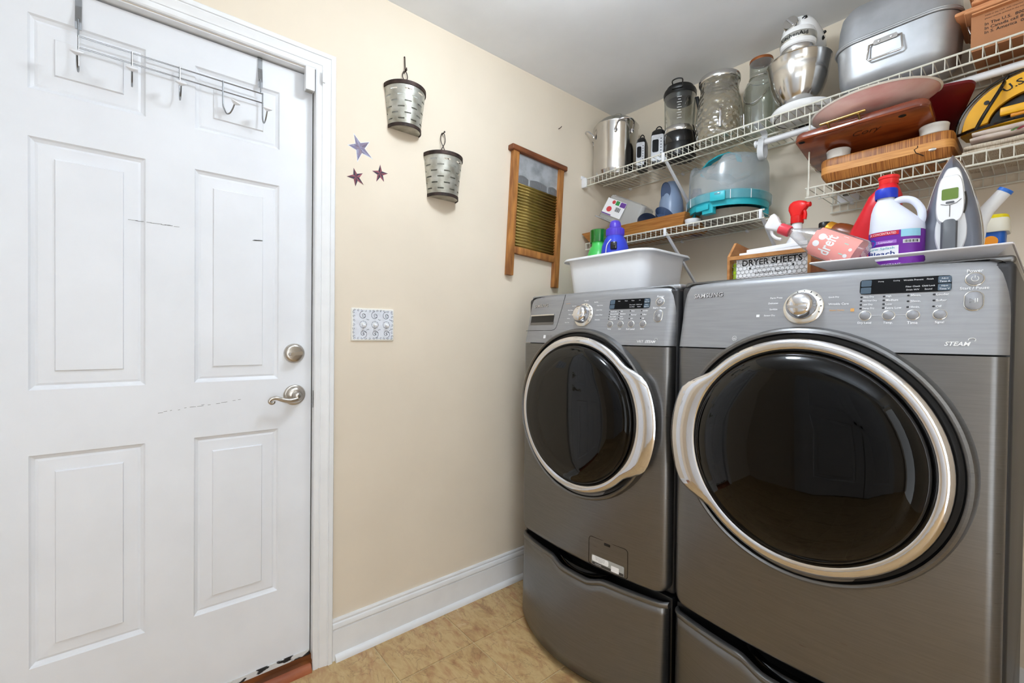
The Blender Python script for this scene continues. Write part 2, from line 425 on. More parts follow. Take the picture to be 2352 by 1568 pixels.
def door():
    z0 = .045; y0 = -2.490
    T = lambda a, b, d: V((DX+d, y0+a, z0+b))
    cols = [(-2.362-y0, -2.130-y0), (-2.015-y0, -1.782-y0)]
    rows = [(.300-z0, .850-z0), (1.018-z0, 1.665-z0), (1.785-z0, 1.975-z0)]
    t = panel_door('door_1', T, 2.490-1.6775, 2.064-z0, cols, rows, (DX, -2.08, z0), doorm, 'white six panel door with scuffed paint')
    # sweep at the foot, paint worn off to dark metal
    sw = mat('worn_door_sweep', (224, 224, 222), .5, rgb2=(36, 36, 38), nscale=16, nstretch=(1, 1.2, 3), ramp=(.52, .56))
    MB().bb((DX-.03, -2.49, .036), (DX+.004, -1.679, .056)).build('door_sweep', sw, t, smooth=False)
    MB().bb((DX-.044, -1.6775, z0), (DX-.003, -1.6752, 2.06)).build('weatherstrip', darkgap, t, smooth=False)
    # deadbolt with its turn piece
    M = Tr(DX, -1.7335, 1.103) @ Ry(90)
    db = MB(M).lathe([(.033, 0), (.0335, .004), (.031, .009), (.027, .013), (.022, .0145), (0, .015)], 40).build('deadbolt', nickel, t)
    MB(M @ Rz(8)).loft([[V((x, y*k, z)) for x, y in rrect(.012, .044, .0058)] for z, k in ((.012, 1), (.030, 1), (.038, .9))]).build('thumb_turn', nickel, db)
    M = Tr(DX, -1.732, .960) @ Ry(90)
    lv = MB(M).lathe([(.0345, 0), (.035, .004), (.0325, .007), (.029, .008), (.027, .013), (.021, .017), (.0135, .019), (.0125, .034), (.014, .038), (.011, .043), (.0065, .047), (0, .048)], 40).build('door_lever', nickel, t)
    pts = [(.012, -1.732, .951), (.014, -1.755, .9465), (.014, -1.778, .951), (.014, -1.797, .9585), (.014, -1.812, .9565), (.014, -1.8175, .949), (.014, -1.813, .9425), (.014, -1.806, .944), (.014, -1.8055, .949)]
    pts = [(a, b-.0, c) for a, b, c in pts]
    cp = crom(pts, 5); n = len(cp)
    MB().tube(cp, [.0085-.0035*smooth01(i/n*1.3) for i in range(n)], 10).build('lever_handle', nickel, lv)
    MB().bb((DX-.03, -1.6775, .915), (DX-.004, -1.6762, .985)).build('latch_plate', nickel, lv, smooth=False)
    sk = MB(); sk.prism([(x, y) for x, y in arc((0, 0), .036, -60, 60, 10)], 0, .001, lambda a, b, h: (-.001, -1.6875+a*.45, .945+b)); sk.build('strike_plate', nickel, lv, smooth=False)
    # scuffs: thin dark grazes in the paint
    sc = mat('scuff_mark', (120, 118, 116), .7, noise=.4, nscale=60)
    for (ya, za, yb, zb, h) in ((-2.10, .935, -1.885, .958, .004), (-2.17, 1.485, -2.055, 1.483, .0015), (-1.86, 1.472, -1.84, 1.474, .002)):
        mb = MB(); k = 14
        for i in range(k):
            a = ya+(yb-ya)*(i+random.uniform(-.3, .3))/k; c = za+(zb-za)*i/k+random.uniform(-h, h)*.5
            l = random.uniform(.004, .016)
            mb.add([(DX+.0004, a, c), (DX+.0004, a+l, c+.0006), (DX+.0004, a+l, c+.0016), (DX+.0004, a, c+.0011)], [(0, 1, 2, 3)])
        mb.build('scuff', sc, t, smooth=False)
    return t
door()
def reflected_doors():
    # the closet doors on the wall behind the photographer, seen only as reflections in the machine doors
    for k, (nm, x0) in enumerate((('door_2', .62), ('door_3', 1.39))):
        T = lambda a, b, d, x0=x0: V((x0+a, RY+.046+d, .01+b))
        c = [(.12, .64)]
        t = panel_door(nm, T, .76, 2.03, c, [(.2, .95), (1.1, 1.88)], (x0, RY, .01), doorm, 'white closet door behind the viewer')
        MB(Tr(x0+(.70 if k == 0 else .06), RY+.046, 1.0) @ Rx(-90)).lathe([(.012, 0), (.010, .02), (.026, .035), (.028, .045), (.02, .056), (0, .058)], 24).build('door_knob', darkgap, t)
    t = struct('trim_2', 'white closet door casing', (1.38, RY, 0))
    mb = MB(); mb.bb((.55, RY, 0), (.615, RY+.02, 2.05)); mb.bb((2.155, RY, 0), (2.22, RY+.02, 2.05)); mb.bb((.55, RY, 2.05), (2.22, RY+.02, 2.115)); mb.build('casing', trimm, t, smooth=False)
reflected_doors()

# ------------------------------------------------------------------ ceiling lamp and added fill uplight
def lamp(name, loc, strength, r, label):
    t = thing(name, label, 'lamp', loc)
    MB(Tr(*loc)).lathe([(0, 0), (r*.5, 0), (r*.5, -.012), (r*.42, -.022), (r*.12, -.026), (r*.10, -.06), (0, -.06)], 40).build('ceiling_rose', nickel, t)
    m = mat('lit_frosted_glass_'+name, (255, 250, 240), .4, emit=LAMP_TINT, estr=strength)
    MB(Tr(*loc)).lathe([(r*.1, -.058), (r*.6, -.064), (r*.92, -.085), (r, -.11), (r*.95, -.135), (r*.75, -.165), (r*.4, -.182), (0, -.187)], 40).build('glass_shade', m, t)
    return t
lamp('ceiling_lamp', LAMP_POS, LAMP_STRENGTH*1.55, .12, 'round frosted glass ceiling lamp above the washer area')
def fill_uplight(loc, strength):  # fill light added out of view, bounced off the ceiling
    t = thing('added_fill_uplight', 'added fill uplight panel, out of view near the closet doors', 'lamp', loc)
    x, y, z = loc
    m = mat('fill_uplight_glow', (250, 250, 250), .5, emit=LAMP_TINT, estr=strength)
    for sx in (-.5, .5): MB().tube([(x+sx, y, z), (x+sx, y, z-.46)], .004, 8).build('hanger_rod', nickel, t)
    MB().rbox((x, y, z-.475), (1.24, .36, .03), .006, 2).build('housing', whitep, t)
    MB().rbox((x, y, z-.458), (1.18, .32, .006), .002, 1).build('uplight_diffuser', m, t)
fill_uplight(FILL_POS, FILL_STRENGTH)
# ------------------------------------------------------------------ things on the door and the left wall
rackm = mat('grey_chrome_wire', (150, 152, 154), .22, 1.)
def hook_rack():
    t = thing('over_door_hook_rack', 'chrome wire rack with five white tipped hooks hanging over the white door', 'hook rack', (-.02, -2.05, 1.84))
    for y in (-2.2685, -1.8415):
        mb = MB(); h = .0065
        path = [(DX-.046, 2.0655), (DX-.04, 2.0665), (DX+.001, 2.0665), (DX+.0025, 2.064), (DX+.0025, 2.03), (DX+.010, 1.985), (DX+.010, 1.966)]
        for i in range(len(path)-1):
            (a, b), (c, d) = path[i], path[i+1]; nx, nz = (b-d), (c-a); l = math.hypot(nx, nz); nx, nz = -nx/l*.0016, -nz/l*.0016
            mb.add([(a, y-h, b), (c, y-h, d), (c, y+h, d), (a, y+h, b), (a-nx, y-h, b-nz), (c-nx, y-h, d-nz), (c-nx, y+h, d-nz), (a-nx, y+h, b-nz)],
                   [(0, 1, 2, 3), (7, 6, 5, 4), (0, 4, 5, 1), (3, 2, 6, 7), (0, 3, 7, 4), (1, 5, 6, 2)])
        st = mb.build('strap', rackm, t, smooth=False)
        mb = MB(); mb.tube([(DX+.0125, y, 1.992), (DX+.0135, y, 1.95)], .002, 6); mb.ball((DX+.012, y, 1.993), .003, 8); mb.build('rivet', rackm, st)
    X = -.0145
    for z in (1.9455, 1.9165):
        MB().tube([(X, -2.270, z), (X, -1.834, z)], .0021, 8).build('rail', rackm, t)
    for k, (y, dy) in enumerate(((-2.2675, 0), (-2.160, .0), (-2.053, .0), (-1.9455, .027), (-1.8365, .004))):
        px = .05 if k != 3 else .028
        pts = [(X+.002, y, 1.9475), (X+.002, y, 1.88), (X+.003, y+dy*.12, 1.862), (X+px*.25, y+dy*.35, 1.848), (X+px*.55, y+dy*.62, 1.849), (X+px*.82, y+dy*.85, 1.861), (X+px, y+dy, 1.875)]
        hk = MB().tube(crom(pts, 4), .0021, 8).build('hook', rackm, t)
        M = Tr(X+px, y+dy, 1.874) @ Rz(math.degrees(math.atan2(dy, px))) @ Ry(32)
        MB(M).lathe([(0, -.001), (.004, .0), (.0125, .006), (.0135, .009), (.011, .0115), (0, .012)], 20).build('knob', whitep, hk)
hook_rack()
def sensors():
    t = thing('door_sensor', 'small white door contact sensor at the top corner of the door', 'sensor', (.0, -1.697, 1.99))
    MB().rbox((.007, -1.6985, 2.034), (.022, .029, .078), .0015, 2).build('housing', whitep, t)
    MB().bb((-.002, -1.710, 1.9925), (.014, -1.688, 1.995)).build('end_cap', mat('grey_cap', (150, 146, 138), .5), t, smooth=False)
    t = thing('sensor_magnet', 'thin white magnet strip on the door casing beside the contact sensor', 'sensor', (.02, -1.656, 2.03))
    MB().rbox((.0245, -1.657, 2.052), (.008, .009, .042), .001, 2).build('magnet_strip', whitep, t)
sensors()

galv = mat('galvanised_tin', (190, 190, 182), .36, .6, rgb2=(146, 142, 128), nscale=26, ramp=(.35, .7), rnoise=.1)
rust = mat('rusty_iron', (72, 56, 50), .6, .5, rgb2=(40, 32, 30), nscale=40)
def wall_bucket(yc, ztop, zbot, rt, rb, znail, label):
    t = thing('wall_bucket', label, 'wall bucket', (0, yc, zbot), 'half round tin buckets hung on the beige wall')
    X0 = .003
    def P(a, z, r=None):
        k = (z-zbot)/(ztop-zbot); r = r or rb+(rt-rb)*k
        return V((X0+r*math.sin(a), yc-r*math.cos(a), z))
    H = ztop-zbot
    # perforated half cone: rows of real slots, staggered
    rows = []; z = zbot
    levels = [0]
    nr = 6
    for i in range(nr):
        c = .09+.82*(i+.5)/nr; levels += [c-.016, c+.016]
    levels.append(1)
    ncol = 44; mb = MB(); vs_ = []; fs = []
    for lv in levels:
        for k in range(ncol+1): vs_.append(P(PI*k/ncol, zbot+H*lv))
    for j in range(len(levels)-1):
        slotrow = j % 2 == 1; r_i = j//2
        for k in range(ncol):
            if slotrow and ((k+(5 if r_i % 2 else 0)) % 10) in (1, 2, 3, 4, 5): continue
            a = j*(ncol+1)+k; fs.append((a, a+1, a+ncol+2, a+ncol+1))
    mb.add(vs_, fs)
    b = mb.build('body', galv, t, smooth=False); sm = b.modifiers.new('thick', 'SOLIDIFY'); sm.thickness = .0009
    mb = MB(); mb.prism([(-rb, zbot), (rb, zbot), (rt, ztop), (-rt, ztop)], .0, .0025, lambda a, b_, h: (h, yc+a, b_)); mb.build('back_plate', galv, t, smooth=False)
    for z0, z1, nm in ((ztop-.010, ztop+.004, 'top_band'), (zbot-.003, zbot+.009, 'bottom_band')):
        mb = MB(); k0 = 24
        for off in (0,):
            rs = []
            for k in range(k0+1):
                a = PI*k/k0
                r0 = rb+(rt-rb)*((z0+z1)/2-zbot)/H
                rs.append([V((X0+(r0+e)*math.sin(a), yc-(r0+e)*math.cos(a), q)) for e, q in ((-.001, z0), (.0028, z0), (.0028, z1), (-.001, z1))])
            mb.loft(rs)
        mb.build(nm, rust, t)
    mb = MB(); mb.prism([(rb*math.sin(PI*k/20), -rb*math.cos(PI*k/20)) for k in range(21)], zbot, zbot+.0015, lambda a, b_, h: (X0+a, yc+b_, h)); mb.build('bottom_plate', galv, t, smooth=False)
    zl = znail-.004; w_ = rt*.34
    pts = [(.012, yc-w_, ztop-.002), (.010, yc-w_*.2, ztop+(zl-ztop)*.38), (.010, yc+w_*.35, ztop+(zl-ztop)*.68), (.009, yc+w_*.25, zl-.004), (.009, yc, zl), (.009, yc-w_*.25, zl-.004), (.009, yc-w_*.35, ztop+(zl-ztop)*.68), (.011, yc+w_*.2, ztop+(zl-ztop)*.38), (.012, yc+w_, ztop-.002)]
    MB().tube(crom(pts, 6), .0016, 6).build('wire_hanger', rust, t)
    mb = MB(); mb.tube([(0, yc, zl-.003), (.02, yc, zl+.002)], .002, 6); mb.ball((.021, yc, zl+.002), .0038, 8); mb.build('nail', rust, t)
    return t
wall_bucket(-1.3475, 2.118, 1.962, .0815, .0635, 2.198, 'upper of two half round slotted tin buckets hung beside the door casing')
wall_bucket(-1.1745, 1.902, 1.735, .0835, .0655, 2.010, 'lower of two half round slotted tin buckets, nearer the washboard')
def wall_hook():
    t = thing('wall_hook', 'small dark metal hook screwed in above the upper bucket', 'hook', (0, -1.3475, 2.2))
    MB().tube(crom([(.001, -1.3475, 2.252), (.006, -1.3475, 2.25), (.008, -1.3475, 2.225), (.011, -1.3475, 2.196), (.019, -1.3475, 2.193), (.022, -1.3475, 2.203)], 4), .0024, 6).build('hook_body', rust, t)
    t = thing('wall_nail', 'bent dark nail left in the wall above the washboard', 'nail', (0, -.486, 2.232))
    MB().tube([(0, -.486, 2.235), (.014, -.486, 2.236), (.018, -.482, 2.243)], .0018, 6).build('nail_body', rust, t)
wall_hook()

def stars():
    lil = mat('lilac_star_print', (150, 148, 172), .6, rgb2=(106, 92, 112), nscale=60, ramp=(.4, .62)); lil2 = mat('lilac_star_dark', (112, 108, 140), .6, rgb2=(140, 120, 130), nscale=70)
    red1 = mat('dusty_red_print', (132, 66, 76), .6, noise=.3, nscale=80); red2 = mat('dark_plum_print', (54, 40, 58), .6, noise=.3, nscale=80)
    white = mat('sticker_border', (226, 228, 230), .6)
    def star(c, tips, mA, mB_, border, label):
        t = thing('star_decal', label, 'wall decal', (0, c[0], c[1]), 'star decals stuck on the wall by the door casing')
        n = 5; inner = []
        for i in range(n):
            m = ((tips[i][0]+tips[(i+1) % n][0])/2, (tips[i][1]+tips[(i+1) % n][1])/2)
            inner.append((c[0]+(m[0]-c[0])*.47, c[1]+(m[1]-c[1])*.47))
        out = []
        for i in range(n): out += [tips[i], inner[i]]
        def sc(p, k): return (c[0]+(p[0]-c[0])*k, c[1]+(p[1]-c[1])*k)
        if border:
            MB().prism([sc(p, 1.12) for p in out], 0, .0004, lambda a, b, h: (h, a, b)).build('sticker_border', white, t, smooth=False)
        a = MB(); b = MB(); x = .0007
        for i in range(n):
            a.add([(x, *c), (x, *tips[i]), (x, *inner[i])], [(0, 1, 2)]); b.add([(x, *c), (x, *inner[i-1]), (x, *tips[i])], [(0, 1, 2)])
        a.build('light_facets', mA, t, smooth=False); b.build('dark_facets', mB_, t, smooth=False)
    star((-1.522, 1.856), [(-1.542, 1.897), (-1.486, 1.884), (-1.476, 1.829), (-1.529, 1.805), (-1.562, 1.853)], lil, lil2, True, 'large lilac star sticker with a white border')
    star((-1.5345, 1.746), [(-1.543, 1.776), (-1.509, 1.764), (-1.505, 1.722), (-1.536, 1.710), (-1.568, 1.739)], red1, red2, False, 'small dark red star sticker below the lilac star')
    star((-1.442, 1.780), [(-1.442, 1.813), (-1.411, 1.786), (-1.426, 1.751), (-1.457, 1.745), (-1.473, 1.782)], red1, red2, False, 'small dark red star sticker farthest from the door casing')
stars()

def switch_plate():
    t = thing('switch_plate', 'white triple switch plate with grey scrollwork beside the door', 'switch plate', (0, -1.466, 1.146))
    yc, zc, w_, h_ = -1.4665, 1.207, .1655, .1215
    pw = mat('ivory_plate', (238, 236, 228), .4, noise=.03); gp = mat('scroll_print_grey', (84, 88, 98), .6, noise=.2, nscale=90); dp = mat('plate_field', (226, 229, 236), .5, noise=.05, nscale=60)
    MB().loft([[V((x, yc+a, zc+b)) for a, b in rrect(w_-k, h_-k, .004)] for x, k in ((0, 0), (.003, 0), (.006, .004), (.0065, .008))]).build('plate', pw, t)
    MB().prism(rrect(w_-.012, h_-.012, .003), .0064, .0069, lambda a, b, h: (h, yc+a, zc+b)).build('printed_field', dp, t, smooth=False)
    X = .0071
    def spiral(y, z, r, turns, a0, sg=1):
        return [(X, y+sg*r*(1-k/26)*math.cos(a0+turns*2*PI*k/26), z+r*(1-k/26)*math.sin(a0+turns*2*PI*k/26)) for k in range(25)]
    mb = MB(); f = .0007
    for y in (-1.5055, -1.4605, -1.4155):
        for dz, a0 in ((.034, PI/2), (-.034, -PI/2)):
            mb.tube(spiral(y, zc+dz, .016, 1.6, a0), f*1.1, 4)
            mb.tube(spiral(y+.004, zc+dz, .0085, .9, a0+2), f, 4)
            mb.tube([(X, y+.012, zc+dz*.62), (X, y+.019, zc+dz*.5), (X, y+.022, zc+dz*.56)], f, 4)
        for k in range(8):
            a = 2*PI*k/8; mb.tube([(X, y+.013*math.cos(a+s_*.8), zc+.013*math.sin(a+s_*.8)) for s_ in (-.4, 0, .4)], f, 4)
    for k in range(11):
        for z in (zc+.0515, zc-.0515): mb.tube(spiral(yc-.072+.0144*k, z, .0045, 1.1, k), f*.8, 4)
    for k in range(7):
        for y in (yc-.0745, yc+.0745): mb.tube(spiral(y, zc-.044+.0147*k, .005, 1.1, k*1.3), f*.8, 4)
    mb.build('scroll_print', gp, t, smooth=False)
    for y in (-1.5055, -1.4605, -1.4155):
        MB(Tr(.0068, y, zc) @ Ry(90)).lathe([(.0065, 0), (.0065, .0015), (.005, .003), (0, .003)], 14).build('toggle_collar', pw, t)
        MB(Tr(.008, y, zc) @ Ry(22)).rbox((.008, 0, 0), (.018, .0095, .0085), .0015, 2).build('toggle', whitep, t)
switch_plate()

def washboard():
    t = thing('washboard', 'old wooden washboard with ribbed metal front hung on the beige wall', 'washboard', (0, -.65, 1.44))
    T = Tr(0, -.6335, 2.045) @ Rx(-3.1)        # local: y across, z up (0 at the top), x off the wall
    wood = mat('worn_pine', (188, 128, 66), .55, rgb2=(132, 82, 40), nscale=7, nstretch=(6, 6, 1)); woodt = mat('dark_worn_pine', (136, 78, 42), .55, rgb2=(98, 54, 30), nscale=9, nstretch=(6, 1, 6))
    zinc = mat('mottled_zinc', (192, 196, 200), .45, .35, rgb2=(150, 154, 158), nscale=16, ramp=(.4, .7), bump=.15, bscale=40)
    brass = mat('ribbed_brass', (152, 130, 66), .28, .45, rgb2=(116, 98, 44), nscale=9)
    th = .024; W = .338
    for sg, nm, L in ((-1, 'side_post', .592), (1, 'side_post', .612)):
        MB(T).rbox((th/2+.002, sg*(W/2-.018), -L/2-.008), (th, .036, L), .003, 2).build(nm, wood, t)
    MB(T).rbox((th/2+.004, 0, -.006), (th+.014, .37, .026), .006, 3).build('top_rail', woodt, t)
    MB(T).rbox((th/2+.002, 0, -.478), (th-.002, W-.07, .034), .004, 2).build('bottom_rail', wood, t)
    MB(T).rbox((.012, 0, -.085), (.004, W-.07, .145), .001, 1).build('metal_panel', zinc, t)
    mb = MB(T); mb.grid(1, 126, lambda u, v: (.014+.0045*math.sin(v*21*2*PI), -W/2+.035+(W-.07)*u, -.158-.303*v)); o = mb.build('ribbed_panel', brass, t); o.modifiers.new('t', 'SOLIDIFY').thickness = .001
    ez = mat('embossed_zinc', (156, 158, 162), .35, .7)
    mb = MB(T)
    for y0, y1 in ((-.13, -.062), (-.052, .062), (.072, .133)):
        o_ = [(y0, -.157)]+[(y0+(y1-y0)*k/10, -.128+.010*math.sin(PI*k/10)) for k in range(11)]+[(y1, -.157)]
        mb.prism(o_, .013, .0148, lambda a_, b_, h: (h, a_, b_))
        for k in range(int((y1-y0)/.012)):
            y = y0+.012+k*.012
            if y < y1-.008: mb.box((.0152, y, -.139), (.0012, .0022, .016), Rx(14))
    mb.build('embossed_border', ez, t, smooth=False)
washboard()
# ------------------------------------------------------------------ washer and dryer
MW = .337                                   # half width of the machine fronts
SEAM = 1.1435
def SF(u, z):
    y = -.90-.035*(1-(u/MW)**2)
    if z > SEAM: y += .22*(z-SEAM)
    return y
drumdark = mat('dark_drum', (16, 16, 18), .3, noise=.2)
bezel = mat('grey_door_bezel', (62, 61, 58), .25, noise=.1)
smoked = glassy('smoked_door_glass', (60, 58, 56), refl=.032, rough=.02)
legend = mat('pale_panel_legend', (244, 245, 248), .6)
amber = mat('amber_legend', (214, 160, 92), .5)
ledm = mat('dark_led', (28, 28, 34), .3)
btnm = mat('silver_button', (146, 146, 149), .38, .6, noise=.03)
ringm = mat('bright_button_ring', (232, 230, 224), .18, .85, noise=.02)
lcdblack = mat('display_black', (10, 11, 14), .35, noise=.2, spec=.15)
lcdblue = mat('display_button_blue', (74, 92, 108), .3, noise=.1)
def machine(cx, kind):
    D = kind == 'dryer'
    if D: t = thing('clothes_dryer', 'grey front loading dryer with the large round door, beside the washer', 'dryer', (cx, -.5, .36))
    else: t = thing('washing_machine', 'grey front loading washer next to the beige wall', 'washer', (cx, -.5, .36))
    P = lambda u, z, o=0.: V((cx+u, SF(u, z)-o, z))
    ZB, ZT = .374, 1.333
    def hw(z):
        w_ = MW; r = .035
        if z < ZB+r: w_ = MW-r+math.sqrt(max(0, r*r-(r-(z-ZB))**2))
        r2 = .03
        if z > ZT-r2: w_ = MW-r2+math.sqrt(max(0, r2*r2-(z-(ZT-r2))**2))
        return w_
    def front(z0, z1, name, m, nz, zs=None):
        cols = [-1, -.997, -.99, -.98, -.965, -.95, -.93]+[-.9+.1*k for k in range(1, 18)]+[.93, .95, .965, .98, .99, .997, 1]
        zs = zs or [z0+(z1-z0)*k/nz for k in range(nz+1)]
        mb = MB(); vs_ = []; nc = len(cols)+2
        for z in zs:
            w_ = hw(z); row = []
            for s_ in cols:
                u = s_*w_; e = .022; y = SF(u, z)
                t_ = (abs(u)-(w_-e))/e
                if t_ > 0: y += e*.9*(1-math.sqrt(max(0, 1-min(1, t_)**2)))
                if z > ZT-.018: y += .018*(1-math.sqrt(max(0, 1-((z-(ZT-.018))/.018)**2)))
                if z < ZB+.010: y += .010*(1-math.sqrt(max(0, 1-((ZB+.010-z)/.010)**2)))
                row.append(V((cx+u, y, z)))
            row = [V((row[0].x, -.862, z))]+row+[V((row[-1].x, -.862, z))]
            vs_ += row
        fs = []
        for j in range(len(zs)-1):
            for i in range(nc-1):
                a = j*nc+i; fs.append((a, a+1, a+nc+1, a+nc))
        fs.append(tuple(range(nc))); fs.append(tuple((len(zs)-1)*nc+i for i in range(nc)))
        mb.add(vs_, fs); return mb.build(name, m, t, ang=50)
    zl = [ZB+q for q in (0, .002, .005, .01, .018, .026, .035)]+[ZB+.035+(SEAM-.0018-ZB-.035)*k/14 for k in range(1, 15)]
    front(0, 0, 'front_panel', inox, 0, zl)
    zu = [SEAM+.0018+(ZT-.03-SEAM-.0018)*k/6 for k in range(7)]+[ZT-.03+q for q in (.008, .014, .019, .023, .026, .028, .0295, .03)]
    cp = front(0, 0, 'control_panel', panelg, 0, zu)
    MB().rbox((cx, (-.865-.10)/2, (.366+1.326)/2), (.686, .765, .96), .012, 3).build('cabinet', bodyg, t)
    MB().rbox((cx, (-.85-.10)/2, 1.331), (.684, .75, .018), .008, 3).build('top_cover', inox if D else panelg, t)
    # ---- porthole door
    zc = .897; rg = .245
    hd = PI if D else 0.                     # side of the grip
    def bump(a, lo=24, hi=44):
        d = abs((a-hd+PI) % (2*PI)-PI); return 1-smooth01((math.degrees(d)-lo)/(hi-lo))
    N = 96
    def ringloft(prof, name, m, parent, handle=0., hy=0., ang=40):
        rs = []
        for r, y, kr in prof:
            rs.append([V((cx+(r+handle*kr*bump(2*PI*k/N))*math.cos(2*PI*k/N), y-hy*kr*bump(2*PI*k/N), zc+(r+handle*kr*bump(2*PI*k/N)*.75)*math.sin(2*PI*k/N))) for k in range(N)])
        return MB().loft(rs, False, False).build(name, m, parent, ang=ang)
    ringloft([(.306, -.893, 0), (.304, -.928, 0), (.300, -.941, 0), (.295, -.944, 0), (.290, -.940, 0)], 'door_surround', inox, t)
    ringloft([(.291, -.941, 0), (.286, -.931, 0), (.262, -.929, 0)], 'gasket', blackp, t)
    dr = ringloft([(.262, -.930, 0), (.276, -.934, .9), (.2775, -.945, 1), (.274, -.953, .92), (.264, -.960, .5), (.252, -.9585, .06), (.246, -.954, 0), (.243, -.946, 0)], 'door_ring', chrome, t, .046, .006, 50)
    MB(Tr(cx, 0, zc) @ Rx(90)).lathe([(.244, .950), (.2425, .962), (.232, .977), (.205, .989), (.16, .997), (.09, 1.001), (0, 1.002)], 72).build('door_glass', smoked, dr)
    MB(Tr(cx, 0, zc) @ Rx(90)).lathe([(.243, .946), (.238, .953), (.214, .957), (.203, .950), (.200, .941)], 64).build('inner_bezel', bezel, dr)
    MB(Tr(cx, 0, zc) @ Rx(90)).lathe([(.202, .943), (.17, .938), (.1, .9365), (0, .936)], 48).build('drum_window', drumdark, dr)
    # grip shadow pocket behind the handle
    # ---- control panel fittings
    def strip(u0, u1, z0, z1, r, off, name, m, parent, n=12, slant=0.):
        us = [u0+(u1-u0)*k/n for k in range(n+1)]
        us = sorted(set(us+[u0+r*q for q in (.1, .3, .6)]+[u1-r*q for q in (.1, .3, .6)]))
        vs_ = []; fs = []
        for u in us:
            d = min(u-u0, u1-u); e = 0 if d >= r else r-math.sqrt(max(0, r*r-(r-d)**2))
            vs_ += [P(u+slant*(z0+e-z0), z0+e, off), P(u+slant*(z1-z0), z1-e, off)]
        for k in range(len(us)-1): fs.append((2*k, 2*k+2, 2*k+3, 2*k+1))
        return MB().add(vs_, fs).build(name, m, parent, smooth=False)
    def fr(u, z, off=0.):
        e = .002; X_ = (P(u+e, z)-P(u-e, z)).normalized(); Z_ = (P(u, z+e)-P(u, z-e)).normalized(); n_ = X_.cross(Z_).normalized()
        m_ = Matrix((X_, Z_, n_)).transposed().to_4x4(); m_.translation = P(u, z)+n_*off; return m_
    def ptxt(s_, u, z, m=legend, parent=t, **k):
        return text(s_, lambda a, b: P(u+a, z+b, .0013), m, parent, **dict(dict(bold=.012), **k))
    # knob
    K = fr(0, 1.249)
    kn = MB(K).lathe([(.043, 0), (.0435, .002), (.042, .0035), (.034, .0065), (.0325, .0068)], 48).build('dial_ring', ringm, t)
    kb = MB(K).lathe([(.0325, .004), (.0325, .012), (.0315, .021), (.0290, .0255), (.0285, .0275), (.026, .0315), (.019, .0355), (.010, .0375), (0, .038)], 48).build('dial_knob', chrome, t)
    MB(K @ Rz(-6)).loft([[V((x, y-.010, z)) for x, y in rrect(.042, .006, .0029)] for z in (.026, .0365, .038)]).build('grip_ridge', chrome, kb)
    for k in range(7):
        a = rad(-22+22*k) if D else rad(-38+20*k)
        MB(K @ Tr(.0385*math.cos(a), .0385*math.sin(a), .0045) @ Rz(math.degrees(a))).rbox((0, 0, .001), (.0042, .002, .001), .0004, 1).build('dial_tick', ledm, kn)
    # display
    ds = strip(.109, .2565, 1.2655 if not D else 1.2725, 1.2985 if not D else 1.3055, .006, .0012, 'display', lcdblack, t, slant=-.02)
    dz = 1.2655 if not D else 1.2725
    for (a, b, c, d) in ((.1105, .129, .0175, .0315), (.1105, .129, .0015, .0155), (.236, .2555, .0175, .0315), (.236, .2555, .0015, .0155)):
        strip(a, b, dz+c, dz+d, .002, .0017, 'display_button', lcdblue, ds, 4)
    dtx = (('Drying', .145, .027), ('Cooling', .171, .027), ('Wrinkle Prevent', .198, .027), ('Finish', .224, .027), ('Filter Check', .198, .013), ('Child Lock', .222, .013), ('Drain W/V', .198, .006), ('Sound', .222, .006)) if D else \
          (('Soak', .145, .027), ('Wash', .171, .027), ('Rinse', .196, .027), ('Spin', .220, .027), ('Door Lock', .196, .013), ('Child Lock', .220, .013), ('Lint Filter', .196, .006), ('Sound', .220, .006))
    for s_, u, q in dtx:
        text(s_, lambda a, b, u=u, q=q: P(u+a, dz+q+b, .0019), legend, ds, height=.0032, width=None)
    for s_, u, q in ((('Adjust', .246, .0265), ('Time ▲', .246, .0205), ('Adjust', .246, .0110), ('Time ▼', .246, .0050)) if D else (('Delay', .246, .0265), ('Start ▲', .246, .0205), ('Delay', .246, .0110), ('Start ▼', .246, .0050))):
        text(s_.replace('▲', 'A').replace('▼', 'V'), lambda a, b, u=u, q=q: P(u+a, dz+q+b, .0024), legend, ds, height=.0036)
    # buttons with bright rings
    zb = 1.2245 if D else 1.2143
    for u, lab in zip((.1215, .1615, .2005, .2412), ('Dry Level', 'Temp.', 'Time', 'Signal') if D else ('Temp.', 'Spin', 'Soil Level', 'Signal')):
        o = MB(fr(u, zb)).lathe([(.0112, 0), (.0112, .0012), (.0100, .0018), (.0092, .0010)], 28).build('button_ring', ringm, t)
        MB(fr(u, zb)).lathe([(.0094, .0008), (.0092, .0022), (.007, .003), (0, .0033)], 28).build('button', btnm, o)
        ptxt(lab, u, zb-.0162, height=.0058)
    names = ((('Very Dry', 'Normal Dry', 'Less Dry', 'Damp Dry'), ('High', 'Medium', 'Low', 'Extra Low'), ('30min.', '20min.', '10min.'), ('Louder', 'Softer', 'Off')) if D else
             (('Hot/Cold', 'Warm/Cold', 'Eco Cold', 'Cold/Cold'), ('High', 'Medium', 'Low', 'No Spin'), ('Heavy', 'Normal', 'Light'), ('Louder', 'Softer', 'Off')))
    z_top = 1.2663 if D else 1.2575
    for c, (u, nm) in enumerate(zip((.1125, .1517, .1914, .2311), names)):
        st = .0085 if len(nm) == 4 else .0124
        for r_, s_ in enumerate(nm):
            MB(fr(u, z_top-st*r_)).lathe([(.0018, 0), (.0018, .0008), (.001, .0012), (0, .0012)], 10, sx=1.25).build('indicator_led', ledm, t)
            text(s_, lambda a, b, u=u, z=z_top-st*r_: P(u+.0035+a, z+b, .0013), legend, t, height=.0046, align='LEFT', bold=.012)
